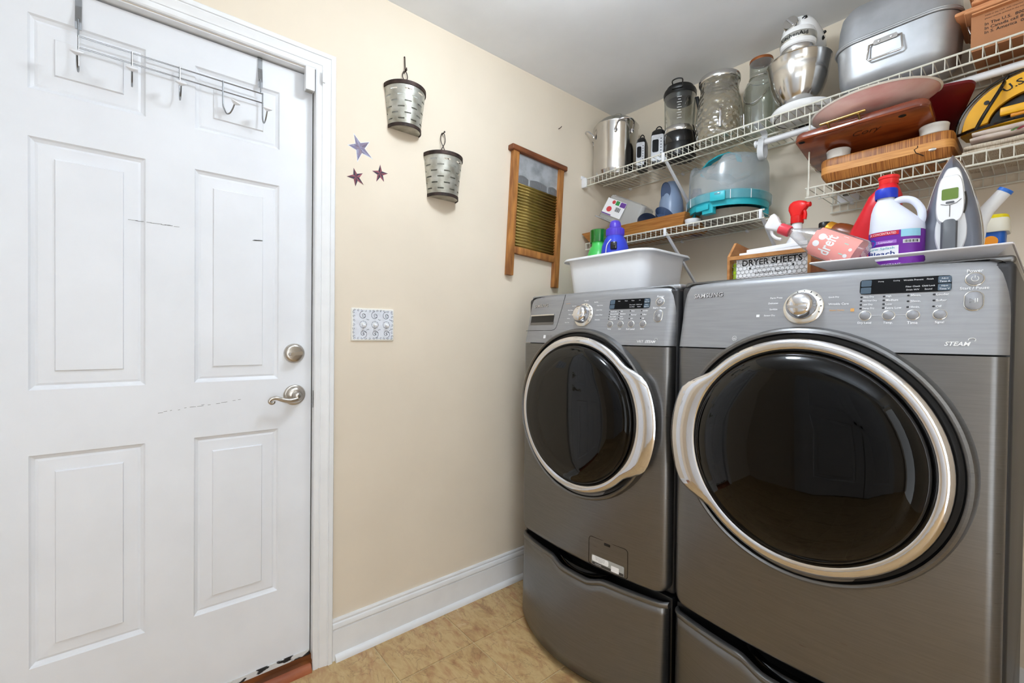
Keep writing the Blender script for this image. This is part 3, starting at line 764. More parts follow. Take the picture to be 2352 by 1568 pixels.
    # power and start buttons
    zp = 1.2940 if D else 1.2845
    o = MB(fr(.288, zp)).lathe([(.0142, 0), (.0142, .0013), (.0128, .002), (.0118, .0012)], 32).build('power_ring', ringm, t)
    MB(fr(.288, zp)).lathe([(.012, .001), (.0116, .0024), (.008, .0034), (0, .0037)], 32).build('power_button', btnm, o)
    F = fr(.288, zp, .0042)
    mb = MB(F); mb.tube([(.0052*math.cos(a), .0052*math.sin(a), 0) for a in [rad(125+290*k/20) for k in range(21)]], .0006, 4); mb.tube([(0, .0015, 0), (0, .0068, 0)], .0006, 4); mb.build('power_symbol', whiteink, o)
    zs_ = 1.2505 if D else 1.2396
    F = fr(.288, zs_)
    out = lambda k: [(x*1.0, y) for x, y in rrect(.0285-k, .0405-k, .0135-k/2, 8)]
    o = MB(F).loft([[V((x, y, z)) for x, y in out(k)] for k, z in ((0, 0), (0, .0013), (.002, .002), (.004, .0012))], False, False).build('start_ring', ringm, t)
    MB(F).loft([[V((x, y, z)) for x, y in out(k)] for k, z in ((.0035, .0009), (.004, .0022), (.009, .0032))]).build('start_button', btnm, o)
    F2 = fr(.288, zs_, .0036); mb = MB(F2)
    mb.tube([(-.0058, .0042, 0), (-.0058, -.0042, 0), (.0006, 0, 0)], .0006, 4, closed=True); mb.tube([(.0016, .0044, 0), (.0016, -.0044, 0)], .0006, 4); mb.tube([(.0048, .0044, 0), (.0048, -.0044, 0)], .0008, 4); mb.build('start_symbol', whiteink, o)
    ptxt('Power', .288, zp+.0172, height=.0062); ptxt('Start / Pause', .288, zs_+.0258, height=.0058)
    # maker's name and model lettering
    sil = mat('raised_letter_silver_'+kind, (214, 214, 216), .25, .8)
    cxl = -.2515
    for dx_, m_, of in ((.0016, ink, .0006), (0, sil, .0012)):  # black copy, shifted right and down, paints the silver letters' shadow
        text('SAMSUNG', lambda a, b: P(cxl+a+dx_, 1.2945+b-dx_*.5, of), m_, t, width=.092, height=.0125, bold=.01, name='letters_and_shadow')
    if D:
        text('STEAM', lambda a, b: P(.2685+a, 1.1655+b, .0009), whiteink, t, width=.037, height=.0085, shear=.3, bold=.018)
        mb = MB(); mb.tube([P(.2885+.005*math.cos(q), 1.1735+.0035*math.sin(q), .0012) for q in [rad(200-250*k/12) for k in range(13)]], .0007, 4); mb.build('steam_curl', whiteink, t)
        ptxt('Sensor Dry', -.074, 1.2300, height=.0055, shear=.1); MB().add([P(a, b, .0009) for a, b in ((-.1065, 1.227), (-.0985, 1.227), (-.0985, 1.2335), (-.1065, 1.2335))], [(0, 1, 2, 3)]).build('sensor_icon', legend, t, smooth=False)
        for s_, u, z in (('Delicates', -.068, 1.2615), ('Sanitize', -.066, 1.246), ('Perm Press', -.062, 1.275)): ptxt(s_, u, z, height=.0045)
        ptxt('Wrinkle Care', .071, 1.2535, height=.005); ptxt('Quick Dry', .061, 1.2695, height=.0045)
        ptxt('Steam Cycles', .069, 1.2385, amber, height=.005); MB().add([P(a, b, .0009) for a, b in ((.0945, 1.235), (.1015, 1.235), (.1015, 1.242), (.0945, 1.242))], [(0, 1, 2, 3)]).build('steam_icon', amber, t, smooth=False)
        mb = MB(fr(-.157, 1.171, .0012)); mb.tube([(.006*math.cos(2*PI*k/20), .006*math.sin(2*PI*k/20), 0) for k in range(20)], .0006, 4, closed=True); mb.build('round_badge', whiteink, t); ptxt('65', -.157, 1.171, whiteink, height=.0055)
        for u0 in (.1335, .1735): MB().tube([P(u0+.0, zb+.0005, .0008), P(u0+.016, zb+.0005, .0008)], .0003, 4).build('panel_line', legend, t)
    else:
        text('VRT', lambda a, b: P(.2405+a, 1.1580+b, .0009), whiteink, t, width=.022, height=.0075)
        text('STEAM', lambda a, b: P(.2740+a, 1.1580+b, .0009), whiteink, t, width=.034, height=.0085, shear=.3, bold=.018)
        mb = MB(); mb.tube([P(.292+.004*math.cos(q), 1.1655+.003*math.sin(q), .0012) for q in [rad(200-250*k/12) for k in range(13)]], .0006, 4); mb.build('steam_curl', whiteink, t)
        for s_, u, z in (('Heavy Duty', -.052, 1.284), ('Normal', .004, 1.3015), ('Perm Press', -.068, 1.2690), ('Sanitize', .050, 1.294), ('Bright Whites', .068, 1.281), ('Quick Wash', .068, 1.265), ('Active Wear', .070, 1.248), ('Delicates', .066, 1.231), ('Wool', -.068, 1.253), ('Bedding', -.072, 1.238), ('Rinse + Spin', -.076, 1.223)):
            ptxt(s_, u, z, height=.0042)
        ptxt('Steam Cycles', -.086, 1.2945, amber, height=.0042)
        # detergent drawer: seam, flat dark patch for the shade of the pull recess
        sm = MB(); sm.tube([P(u, z, .0002) for u, z in [(-.110, 1.331), (-.118, 1.28), (-.1305, 1.215), (-.134, 1.204), (-.143, 1.197), (-.156, 1.1945), (-.25, 1.194), (-.334, 1.1935)]], .0009, 5); dd = sm.build('drawer_seam', darkgap, t)
        n = 10
        mb = MB(); q = lambda u, z, o: P(u, z, o)
        z0, z1, u0, u1 = 1.2165, 1.2565, -.309, -.1545
        us = [u0+(u1-u0)*k/n for k in range(n+1)]
        mb.add([v for u in us for v in (q(u, z0, .0006), q(u, z1-.003, .0006))], [(2*k, 2*k+2, 2*k+3, 2*k+1) for k in range(n)])
        mb.build('drawer_recess_shade', blackp, dd, smooth=False)
        mb = MB(); mb.add([v for u in us for v in (q(u, z0, .0008), q(u+.004, z0+.010, .0008))], [(2*k, 2*k+2, 2*k+3, 2*k+1) for k in range(n)]); mb.build('recess_floor', inox, dd, smooth=False)
        MB().tube([q(u, z1-.001, .0025) for u in us], .0032, 8).build('drawer_lip', ringm, dd)
        for k, u in enumerate((-.194, -.174, -.155)):
            strip(u-.007, u+.007, 1.163, 1.176, .002, .0008, 'certification_mark', legend if k == 0 else btnm, t, 4)
        # pump filter flap with its sticker
        fu0, fu1, fz0, fz1 = .058, .2105, .3785, .478
        fs_ = rrect(fu1-fu0, fz1-fz0, .012, 5, (fu0+fu1)/2, (fz0+fz1)/2)
        fl = MB().tube([P(a, b, .0002) for a, b in fs_], .0011, 5, closed=True).build('filter_flap_seam', darkgap, t)
        MB(fr(.133, .4685)).rbox((0, 0, 0), (.024, .009, .003), .002, 2).build('flap_latch', blackp, fl)
        st_m = mat('sticker_grey', (168, 168, 164), .5); st_d = mat('sticker_dark', (62, 60, 58), .5)
        s1 = strip(.071, .1985, .3835, .418, .004, .0008, 'instruction_sticker', st_m, fl)
        strip(.073, .1965, .3845, .394, .002, .0010, 'sticker_band', st_d, s1); strip(.150, .180, .3865, .406, .002, .0012, 'sticker_picture', whiteink, s1, 4)
        strip(.073, .140, .396, .416, .006, .0011, 'speech_bubble', whiteink, s1)
        for k, ln in enumerate(('Please clean the debris filter', 'when the water does not', 'drain or the wash is not', 'spinning well')):
            text(ln, lambda a, b, k=k: P(.1065+a, .4125-.0042*k+b, .0014), ink, s1, height=.0025)
        text('CAUTION', lambda a, b: P(.098+a, .389+b, .0013), whiteink, s1, height=.004)
    return t
machine(.556, 'washer')
machine(1.253, 'dryer')

def pedestal(cx, label):
    t = thing('laundry_pedestal', label, 'pedestal drawer', (cx, -.5, 0), 'grey drawer pedestals under the machines')
    def Y(u, z): return -.895-(.052+.066*(1-z/.34))*(1-(u/MW)**2)
    def top(u):                                # the front dips in the middle as a finger grip
        return .338-.020*(1-smooth01((abs(u)-.055)/.075))
    nu, nv = 40, 10
    mb = MB(); vs_ = []; fs = []
    us = [-1+2*k/nu for k in range(nu+1)]
    for j in range(nv+1):
        for s_ in us:
            u = s_*MW; z = .028+(top(u)-.028)*j/nv; e = .014; y = Y(u, z); t_ = (abs(u)-(MW-e))/e
            if t_ > 0: y += e*(1-math.sqrt(max(0, 1-min(1, t_)**2)))
            vs_.append(V((cx+u, y, z)))
    for j in range(nv):
        for i in range(nu):
            a = j*(nu+1)+i; fs.append((a, a+1, a+nu+2, a+nu+1))
    mb.add(vs_, fs); f = mb.build('drawer_front', inox, t); f.modifiers.new('s', 'SOLIDIFY').thickness = .004
    # rounded bright lip along the top edge
    mb = MB(); rs = []
    for s_ in us:
        u = s_*MW*.998; z = top(u); y = Y(u, z)+(.012*smooth01((abs(u)-MW+.02)/.02))
        rs.append([V((cx+u, y+a, z+b)) for a, b in ((.006, -.010), (-.003, -.006), (-.006, .002), (-.004, .008), (.003, .011), (.012, .010), (.016, .0), (.012, -.008))])
    mb.loft(rs); mb.build('drawer_lip', inox, t)
    mb = MB(); mb.loft([[V((cx+x*k, y*k-.888, z)) for x, y in [(.125*math.cos(a), .052*math.sin(a)) for a in [2*PI*q/32 for q in range(32)]]] for z, k in ((.352, 1), (.335, .93), (.318, .7))], False, True)
    mb.build('grip_pocket', blackg, t)
    MB().rbox((cx, -.47, .1925), (.684, .80, .335), .006, 2).build('cabinet', blackp, t)
    mb = MB(); n = 30; pts = [(cx+(-1+2*k/n)*MW*.99, Y((-1+2*k/n)*MW*.99, .03)+.012) for k in range(n+1)]+[(cx+.33, -.88), (cx-.33, -.88)]
    mb.prism(pts, .016, .027); mb.build('plinth', blackp, t, smooth=False)
    for sx in (-.29, .29):
        for y in (-.84, -.13):
            MB(Tr(cx+sx, y, 0)).lathe([(0, 0), (.022, 0), (.022, .012), (.012, .016), (.012, .03), (0, .03)], 16).build('foot', blackp, t)
pedestal(.556, 'grey drawer pedestal under the washer')
pedestal(1.253, 'grey drawer pedestal under the dryer')
# ------------------------------------------------------------------ wire shelves
ZU, ZL, ZR = 2.013, 1.668, 1.712            # deck heights: upper, lower left, lower right
RW = .0032
def wire_shelf(name, label, x0, x1, z, yf, step, lip, back_lip, braces, group):
    t = thing(name, label, 'shelf', ((x0+x1)/2, 0, z), group)
    yb = -.012
    for y, zz, nm in ((yf, z, 'front_rail'), (yf, z-lip, 'front_rail'), (yf*.52, z-.0045, 'middle_rail'), (yb, z-.0045, 'back_rail')):
        MB().tube([(x0, y, zz), (x1, y, zz)], RW, 6).build(nm, wirem, t)
    if back_lip: MB().tube([(x0, yb, z-.035), (x1, yb, z-.035)], RW, 6).build('back_rail', wirem, t)
    n = int((x1-x0)/step); first = None
    org = V((x0+.006, 0, z))
    for k in range(n):
        x = x0+.006+step*k
        if first is None:
            pts = [(x, yb, z-.035), (x, yb, z)] if back_lip else [(x, yb, z)]
            mb = MB().tube(pts+[(x, yf, z+.001), (x, yf-.0015, z-.003), (x, yf-.0015, z-lip)], .0014, 5)
            first = mb.build('deck_wire', wirem, t, smooth=False)
        else:
            o = first.copy(); COL.objects.link(o); o.parent = t; o.location.x = step*k
    for bx, zw in braces:
        mb = MB(); a = V((bx, yf+.004, z-.016)); b = V((bx, -.003, zw)); d = (b-a).normalized(); up = V((1, 0, 0)); nrm = d.cross(up)
        q = lambda c, s1, s2: c+up*s1+nrm*s2
        mb.loft([[q(c, .007, -.002), q(c, .007, .002), q(c, .004, .006), q(c, -.004, .006), q(c, -.007, .002), q(c, -.007, -.002)] for c in (a, b)])
        mb.build('support_brace', whitep, t, smooth=False)
        mb = MB(); mb.rbox((bx, yf-.001, z-lip/2), (.012, .010, lip+.006), .002, 2); mb.build('brace_clip', whitep, t)
        MB().rbox((bx, -.004, zw-.006), (.016, .008, .03), .002, 2).build('brace_foot', whitep, t)
    for k in range(int((x1-x0)/.32)+1):
        x = x0+.07+.32*k
        if x < x1-.02: MB(Tr(x, -.002, z-.006) @ Rx(90)).lathe([(.007, -.002), (.007, .010), (.004, .014), (0, .014)], 12).build('wall_clip', whitep, t)
    return t
us = wire_shelf('wire_shelf', 'long white wire shelf nearest the ceiling', .028, 2.6, ZU, -.300, .0262, .037, False, ((.488, 1.78), (1.95, 1.78)), 'white wire wall shelves')
MB().rbox((.016, -.300, ZU-.018), (.031, .016, .05), .003, 2).build('end_bracket', whitep, us)
MB().rbox((.004, -.300, ZU+.012), (.008, .03, .018), .003, 2).build('bracket_screw_tab', whitep, us)
wire_shelf('wire_shelf', 'short white wire shelf holding the wooden tray and cake carrier', .03, .926, ZL, -.300, .0262, .032, False, ((.502, 1.43), (.912, 1.43)), 'white wire wall shelves')
hs = wire_shelf('wire_shelf', 'white wire shelf slung below the long shelf, holding the bamboo box', 1.062, 2.1, ZR, -.300, .0262, .034, True, (), 'white wire wall shelves')
def hanging_frame():
    for x in (1.073, 2.09):
        MB().tube([(x, -.303, ZR-.03), (x, -.303, ZU-.034)], .0026, 6).build('hanger_post', wirem, hs)
        MB().tube([(x, -.303, ZR+.085), (x, -.02, ZR+.085)], .002, 6).build('side_wire', wirem, hs)
        MB().tube([(x, -.02, ZR), (x, -.02, ZU-.004)], .0026, 6).build('hanger_post', wirem, hs)
    MB().bb((1.085, -.012, ZR-.005), (1.155, -.002, ZR+.05)).build('wall_plate', whitep, hs, smooth=False)
hanging_frame()
def closet_rod():
    t = thing('hanging_rod', 'white hanging rod slung under the front of the long wire shelf', 'closet rod', (1.5, -.30, 1.90))
    MB().tube([(.868, -.240, 1.9500), (2.6, -.240, 1.9500)], .0116, 16).build('rod', whitep, t)
    MB().tube([(.863, -.240, 1.9500), (.871, -.240, 1.9500)], .014, 16).build('rod_cap', whitep, t)
    gb = mat('grey_white_bracket', (204, 206, 208), .35)
    for x in (.890, 2.2):
        # flat strap looping down round the rod and up to the shelf wires
        pts = [(x, -.301, ZU-.003), (x, -.290, 1.965), (x, -.284, 1.945), (x, -.283, 1.92), (x, -.279, 1.885), (x, -.290, 1.862), (x, -.305, 1.857), (x, -.321, 1.868), (x, -.324, 1.895), (x, -.318, 1.915), (x, -.315, 1.935)]
        pts = [pts[0]]+[(a, b+.062, q+.028) for a, b, q in pts[1:]]
        c = crom(pts, 5); rs = []
        for i, p in enumerate(c):
            d = (c[min(i+1, len(c)-1)]-c[max(i-1, 0)]).normalized(); nn = d.cross(V((1, 0, 0)))
            rs.append([p+V((sx*.011, 0, 0))+nn*sn*.0018 for sx, sn in ((-1, -1), (1, -1), (1, 1), (-1, 1))])
        MB().loft(rs).build('rod_bracket', gb, t)
closet_rod()
# ------------------------------------------------------------------ things on the long top shelf
clear = glassy('clear_glass', (236, 240, 238), refl=.13, rough=.03)
TOPZ = ZU+.0028
def stock_pot():
    x, y, r = .122, -.174, .1165; z0 = TOPZ
    t = thing('stock_pot', 'tall stainless stock pot with a glass lid in the shelf corner', 'pot', (x, y, z0))
    M = Tr(x, y, z0)
    MB(M).lathe([(0, 0), (r*.94, 0), (r*.965, .004), (r*.965, .016), (r*.985, .020), (r, .030), (r, .262), (r+.003, .266), (r+.0035, .270), (r-.002, .271), (r-.003, .262), (r-.003, .03), (0, .028)], 56).build('body', steel, t)
    lid = MB(M).lathe([(r*.99, .270), (r*.93, .285), (r*.72, .306), (r*.4, .320), (r*.12, .324)], 48).build('glass_lid', clear, t)
    MB(M).lathe([(r*1.005, .268), (r*1.01, .273), (r*.985, .276), (r*.975, .271)], 48).build('lid_rim', steel, lid)
    MB(M).tube(crom([(-.035, 0, .318), (-.03, 0, .336), (0, 0, .344), (.03, 0, .336), (.035, 0, .318)], 5), .005, 8).build('lid_handle', steel, lid)
    for a in (-32, 30, 220):
        if a == 30: continue
        A = M @ Rz(a)
        h = MB(A).tube(crom([(r-.001, -.045, .215), (r+.006, -.046, .225), (r+.030, -.040, .247), (r+.042, -.018, .254), (r+.042, .018, .254), (r+.030, .040, .247), (r+.006, .046, .225), (r-.001, .045, .215)], 5), .0042, 8).build('handle', chrome, t)
        for q in (-.045, .045):
            MB(A @ Tr(r, q, .213) @ Ry(90)).lathe([(.009, -.001), (.009, .002), (.005, .0035), (0, .004)], 14, sx=1.4).build('rivet_plate', chrome, h)
stock_pot()
def slim_cookers():
    sil = mat('speckled_silver_plastic', (170, 170, 172), .4, .4, noise=.1, nscale=60)
    for x, y, w_, h_, lab in ((.296, -.215, .046, .155, 'narrow grey kitchen appliance with a black display beside the stock pot'), (.384, -.205, .064, .170, 'wider grey kitchen appliance with a black display beside the blender jar')):
        z0 = TOPZ
        t = thing('kitchen_appliance', lab, 'appliance', (x, y, z0), 'grey appliances between the pot and the blender jar')
        d = .10; TT = Tr(x, y+.03, 0) @ Rz(24) @ Tr(-x, -y-.03, 0)
        MB(TT).loft([[V((x+a, y+d/2-.02+b*k, z0+q)) for a, b in rrect(w_*k2, d, .014)] for q, k, k2 in ((0, 1, .96), (.006, 1, 1), (h_*.8, .9, 1), (h_*.93, .75, .88), (h_, .5, .55))]).build('body', blackp, t)
        fz = lambda b: y+d/2-.02-d*.5*(1 if b < h_*.8 else 1)-.002+b*.062
        def face(a0, a1, b0, b1, off, m, nm, par):
            return MB(TT).prism(rrect(a1-a0, b1-b0, min(.007, (b1-b0)*.3), 4, (a0+a1)/2, (b0+b1)/2), 0, -.0015, lambda a, b, h: (x+a, fz(b)+h-off, z0+b)).build(nm, m, par, smooth=False)
        p = face(-w_*.44, w_*.44, .008, h_*.80, .0, sil, 'face_plate', t)
        face(-w_*.36, w_*.10, h_*.30, h_*.66, .0016, lcdblack, 'display', p)
        for k in range(7):
            MB(TT @ Tr(x+w_*.27, fz(h_*(.16+.085*k))-.0016, z0+h_*(.16+.085*k)) @ Rx(90)).lathe([(w_*.05, -.0005), (w_*.05, .001), (0, .0014)], 10).build('touch_key', ledm, p)
        MB(TT).tube(crom([(x-w_*.22, y+.03, z0+h_-.01), (x-w_*.2, y+.03, z0+h_+.012), (x, y+.03, z0+h_+.022), (x+w_*.2, y+.03, z0+h_+.012), (x+w_*.22, y+.03, z0+h_-.01)], 4), .0028, 6).build('hanging_loop', blackp, t)
slim_cookers()
def blender_jar():
    x, y, r = .494, -.176, .068; z0 = TOPZ
    t = thing('blender_jar', 'clear blender jar with a black lid standing on a black base', 'blender', (x, y, z0))
    M = Tr(x, y, z0)
    MB(M).lathe([(0, 0), (.073, 0), (.0745, .006), (.0735, .03), (.072, .052), (.070, .064), (0, .064)], 40).build('base', blackp, t)
    MB(M).lathe([(.0715, .062), (.0725, .075), (.0725, .108), (.070, .113), (0, .113)], 40).build('collar', blackg, t)
    MB(M).lathe([(.0685, .112), (.0700, .114), (.0700, .137), (.0685, .139), (0, .139)], 40).build('steel_band', steel, t)
    MB(M).lathe([(.064, .139), (.067, .142), (.0685, .18), (.0705, .275), (.0712, .295)], 44).build('jar', clear, t)
    MB(M).lathe([(0, .14), (.02, .14), (.012, .158), (.006, .168), (0, .17)], 20).build('blade_hub', steel, t)
    lid = MB(M).lathe([(0, .262), (.048, .262), (.062, .268), (.066, .285), (.073, .290), (.0745, .306), (.070, .318), (.062, .322), (.060, .332), (.03, .336), (0, .336)], 40).build('lid', blackp, t)
    MB(M @ Rz(-70)).rbox((.066, 0, .309), (.03, .05, .022), .004, 2).build('lid_tab', blackp, lid)
    MB(M @ Rz(-70)).tube(crom([(.06, -.02, .322), (.072, -.022, .338), (.078, 0, .342), (.072, .022, .338), (.06, .02, .322)], 4), .003, 6).build('lid_bail', blackp, lid)
    h = M @ Rz(22)
    MB(h).loft([[V((.070+a+dx, b, q)) for a, b in rrect(.016, .024, .006)] for q, dx in ((.06, .008), (.12, .018), (.2, .018), (.272, .006))]).build('handle', blackp, t)
    mk = MB(M @ Rz(-62))
    for k in range(9): mk.box((.0712, 0, .165+.012*k), (.0006, .012 if k % 2 else .02, .0018))
    mk.build('volume_marks', whiteink, t, smooth=False)
blender_jar()
def glass_dispensers():
    irid = glassy('hammered_iridescent_glass', (214, 208, 190), refl=.2, rough=.06, body=(186, 178, 156), bodyfac=.16, bump=.9, bscale=46)
    x, y = .690, -.192; z0 = TOPZ; M = Tr(x, y, z0) @ Matrix.Diagonal((.95, .95, .925, 1))
    t = thing('drink_dispenser', 'hammered iridescent glass drink dispenser beside the blender jar', 'drink dispenser', (x, y, z0))
    MB(M).lathe([(0, .004), (.085, .002), (.098, .012), (.1025, .045), (.101, .11), (.0955, .17), (.086, .222), (.0805, .25), (.082, .272), (.0850, .285), (.085, .292)], 64).build('body', irid, t)
    MB(M).lathe([(.0865, .286), (.0885, .291), (.0885, .305), (.086, .312), (.05, .318), (0, .319)], 48).build('lid', steel, t)
    A = M @ Rz(-62) @ Tr(.0975, 0, .062)
    s_ = MB(A).tube([(0, 0, 0), (.02, 0, 0), (.034, 0, -.004)], .0075, 10).build('spigot', chrome, t)
    MB(A).tube([(.030, 0, .004), (.030, 0, -.018), (.031, 0, -.03)], [.008, .008, .006], 10).build('spout', chrome, s_)
    MB(A).tube(crom([(.024, 0, .006), (.024, 0, .02), (.022, 0, .045), (.030, 0, .056)], 4), [.0055]*13, 8).build('tap_lever', chrome, s_)
    MB(A @ Ry(90)).lathe([(.014, -.002), (.014, .004), (.010, .006), (0, .006)], 20).build('washer_nut', chrome, s_)
    # plain jar with wire bail
    x, y = .825, -.100; M = Tr(x, y, z0) @ Matrix.Diagonal((.66, .66, 1.02, 1)); plain = glassy('plain_jar_glass', (226, 231, 226), refl=.15, rough=.03, body=(200, 204, 196), bodyfac=.10)
    t = thing('glass_jar_dispenser', 'plain glass jar with a wire bail handle and spigot, behind the mixer', 'drink dispenser', (x, y, z0))
    MB(M).lathe([(0, .004), (.09, .002), (.1015, .012), (.103, .03), (.103, .19), (.099, .215), (.088, .234), (.074, .246), (.068, .252), (.068, .268), (.0655, .275)], 56).build('body', plain, t)
    cork = mat('copper_brown_lid', (158, 92, 48), .4, .4, noise=.15)
    MB(M).lathe([(.066, .274), (.0675, .278), (.0675, .325), (.064, .332)], 40).build('glass_stopper', plain, t)
    MB(M).lathe([(.0675, .326), (.069, .330), (.067, .337), (.05, .341), (0, .342)], 40).build('lid', cork, t)
    b = MB(M).tube([(.0705*math.cos(2*PI*k/30), .0705*math.sin(2*PI*k/30), .258) for k in range(30)], .0022, 6, closed=True).build('neck_wire', steel, t)
    pts = [(-.070, -.012, .256), (-.078, -.02, .25), (-.085, -.055, .2), (-.060, -.095, .155), (-.01, -.118, .135), (.045, -.105, .15), (.078, -.06, .195), (.078, -.02, .25), (.070, -.012, .256)]
    MB(M).tube(crom(pts, 6), .0026, 6).build('bail_handle', steel, b)
    A = M @ Rz(-118) @ Tr(.1, 0, .055)
    s_ = MB(A).tube([(0, 0, 0), (.02, 0, 0), (.03, 0, -.003)], .0075, 10).build('spigot', chrome, t)
    MB(A).loft([[V((.026+dx, 0, q))+V((a, b_, 0)) for a, b_ in rrect(.010*k, .019*k, .004*k)] for q, k, dx in ((-.012, .8, 0), (.01, 1, 0), (.03, 1.1, .001), (.047, 1.0, .003))]).build('tap_lever', chrome, s_)
glass_dispensers()
def stand_mixer():
    x, y = 1.003, -.202; z0 = TOPZ
    enamel = mat('white_enamel', (240, 240, 240), .18, coat=.5, noise=.01)
    t = thing('stand_mixer', 'white stand mixer with a stainless bowl between the jar and roasting pan', 'stand mixer', (x, y, z0))
    hd = rad(92)                              # direction from the front of the head to its back
    dx, dy = math.cos(hd), math.sin(hd)
    MB(Tr(x+.012, y, z0)).lathe([(0, .0), (.098, .0), (.104, .006), (.106, .018), (.100, .028), (.082, .034), (0, .036)], 56).build('base_plate', enamel, t)
    MB(Tr(x+.012, y, z0)).lathe([(.092, -.001), (.080, .002), (.0, .002)], 40).build('base_underside', bezel, t)
    bz = z0+.034
    bowl = MB(Tr(x-.002, y, bz)).lathe([(0, .004), (.050, .0), (.054, .004), (.050, .011), (.060, .022), (.077, .050), (.091, .090), (.100, .135), (.104, .172), (.1075, .176), (.1055, .180), (.101, .177), (.097, .135), (.088, .092), (.05, .03), (0, .02)], 64).build('bowl', steel, t)
    # neck at the back
    bx, by = x+dx*.125, y+dy*.105
    MB().loft([[V((bx+a*k, by+b*k, z0+q)) for a, b in rrect(.075, .075, .03)] for q, k in ((.0, 1.1), (.05, .95), (.16, .85), (.25, .9), (.30, .95))]).build('neck', enamel, t)
    # head: bullet body along the direction d
    hx, hy, hz = x-dx*.052+.010, y-dy*.052, z0+.296
    A = Tr(hx, hy, hz) @ Rz(math.degrees(hd)) @ Ry(90)
    MB(A).lathe([(0, -.036), (.024, -.034), (.045, -.022), (.057, .0), (.061, .03), (.062, .08), (.060, .12), (.054, .15), (.036, .172), (0, .178)], 48, sx=1.08).build('head', enamel, t)
    # band that carries the name
    band = mat('brushed_band', (196, 196, 190), .3, .8)
    MB(Tr(hx-dx*.001, hy-dy*.001, z0+.262)).lathe([(.058, -.012), (.0595, -.010), (.0595, .012), (.058, .014)], 48).build('trim_band', band, t)
    MB(Tr(hx-dx*.001, hy-dy*.001, z0+.262)).lathe([(.053, -.030), (.0575, -.026), (.0585, -.012), (.0585, .016), (.052, .034), (0, .04)], 48).build('head_underside', enamel, t)
    MB(Tr(hx, hy, z0+.262)).lathe([(0, -.058), (.046, -.058), (.054, -.040), (.053, -.028), (0, -.028)], 32).build('planetary_hub', steel, t)
    text('KitchenAid', lambda a, b: (hx+.0612*math.sin(a/.0612+.05), hy-.001-.0612*math.cos(a/.0612+.05), z0+.2625+b), ink, t, width=.096, height=.014, bold=.012)
    # attachment hub with slotted knob on the nose, speed levers
    B = Tr(hx-.012, hy, hz+.012) @ Rz(math.degrees(hd)+180) @ Ry(80)
    kb = MB(B).lathe([(.023, .02), (.0245, .052), (.023, .056), (0, .057)], 32).build('hub_knob', steel, t)
    MB(B @ Rz(35)).rbox((0, 0, .058), (.042, .006, .005), .0015, 2).build('knob_slot', chrome, kb)
    for (du, dv, dz_, s_) in ((-.012, .024, .036, 1.), (.075, .055, -.012, .8), (.085, .058, .012, .55)):
        px, py = hx+dx*du+dy*dv, hy+dy*du-dx*dv
        C_ = Tr(px, py, hz+dz_) @ Rz(math.degrees(hd)-90) @ Ry(70) @ Rz(20)
        MB(C_).lathe([(.016*s_, -.008), (.017*s_, .004), (.012*s_, .010), (.008*s_, .008), (0, .008)], 24, sx=.62).build('black_knob', blackg, t)
stand_mixer()
def roasting_pan():
    z0 = TOPZ; x0, x1, y0, y1 = 1.128, 1.450, -.283, -.055
    cx, cy, w_, d_ = (x0+x1)/2, (y0+y1)/2, x1-x0, y1-y0
    t = thing('roasting_pan', 'large lidded aluminium roasting pan beside the white mixer', 'roasting pan', (cx, cy, z0))
    R = lambda k, z, r: ring3(w_-k, d_-k, r, z0+z, cx, cy, 8)
    MB().loft([R(.125, 0, .04), R(.105, .002, .045), R(.06, .018, .055), R(.030, .038, .06), R(.020, .052, .064), R(.006, .15, .07), R(.004, .158, .07)]).build('pan', alu, t)
    MB().tube([p for p in R(-.002, .162, .072)], .0042, 8, closed=True).build('rolled_rim', alu, t)
    lid = MB().loft([R(.002, .166, .07), R(.008, .18, .068), R(.016, .24, .066), R(.030, .275, .06), R(.06, .296, .05), R(.12, .304, .04)], True, True).build('lid', alu, t)
    MB().tube([p for p in R(.0, .169, .071)], .0036, 8, closed=True).build('lid_rim', alu, lid)
    hx = cx-.012; yy = y0-.002
    h = MB().tube([(hx-.026, yy+.008, z0+.136), (hx-.041, yy-.003, z0+.130), (hx-.045, yy-.005, z0+.086), (hx-.041, yy-.005, z0+.080), (hx+.041, yy-.005, z0+.080), (hx+.045, yy-.005, z0+.086), (hx+.041, yy-.003, z0+.130), (hx+.026, yy+.008, z0+.136)], .0030, 8).build('bail_handle', steel, t)
    MB().prism([(-.03, .128), (.03, .128), (.032, .136), (.028, .143), (-.028, .143), (-.032, .136)], 0, -.003, lambda a, b, q: (hx+a, yy+.004+q, z0+b)).build('handle_plate', steel, h, smooth=False)
    for q in (-.016, .016): MB(Tr(hx+q, yy+.001, z0+.136) @ Rx(90)).lathe([(.0045, 0), (.0035, .002), (0, .003)], 10).build('rivet', chrome, h)
    xx = x1-.002
    MB().tube([(xx-.006, cy-.03, z0+.135), (xx+.010, cy-.04, z0+.125), (xx+.02, cy-.038, z0+.09), (xx+.02, cy+.038, z0+.09), (xx+.010, cy+.04, z0+.125), (xx-.006, cy+.03, z0+.135)], .003, 8).build('bail_handle', steel, t)
roasting_pan()
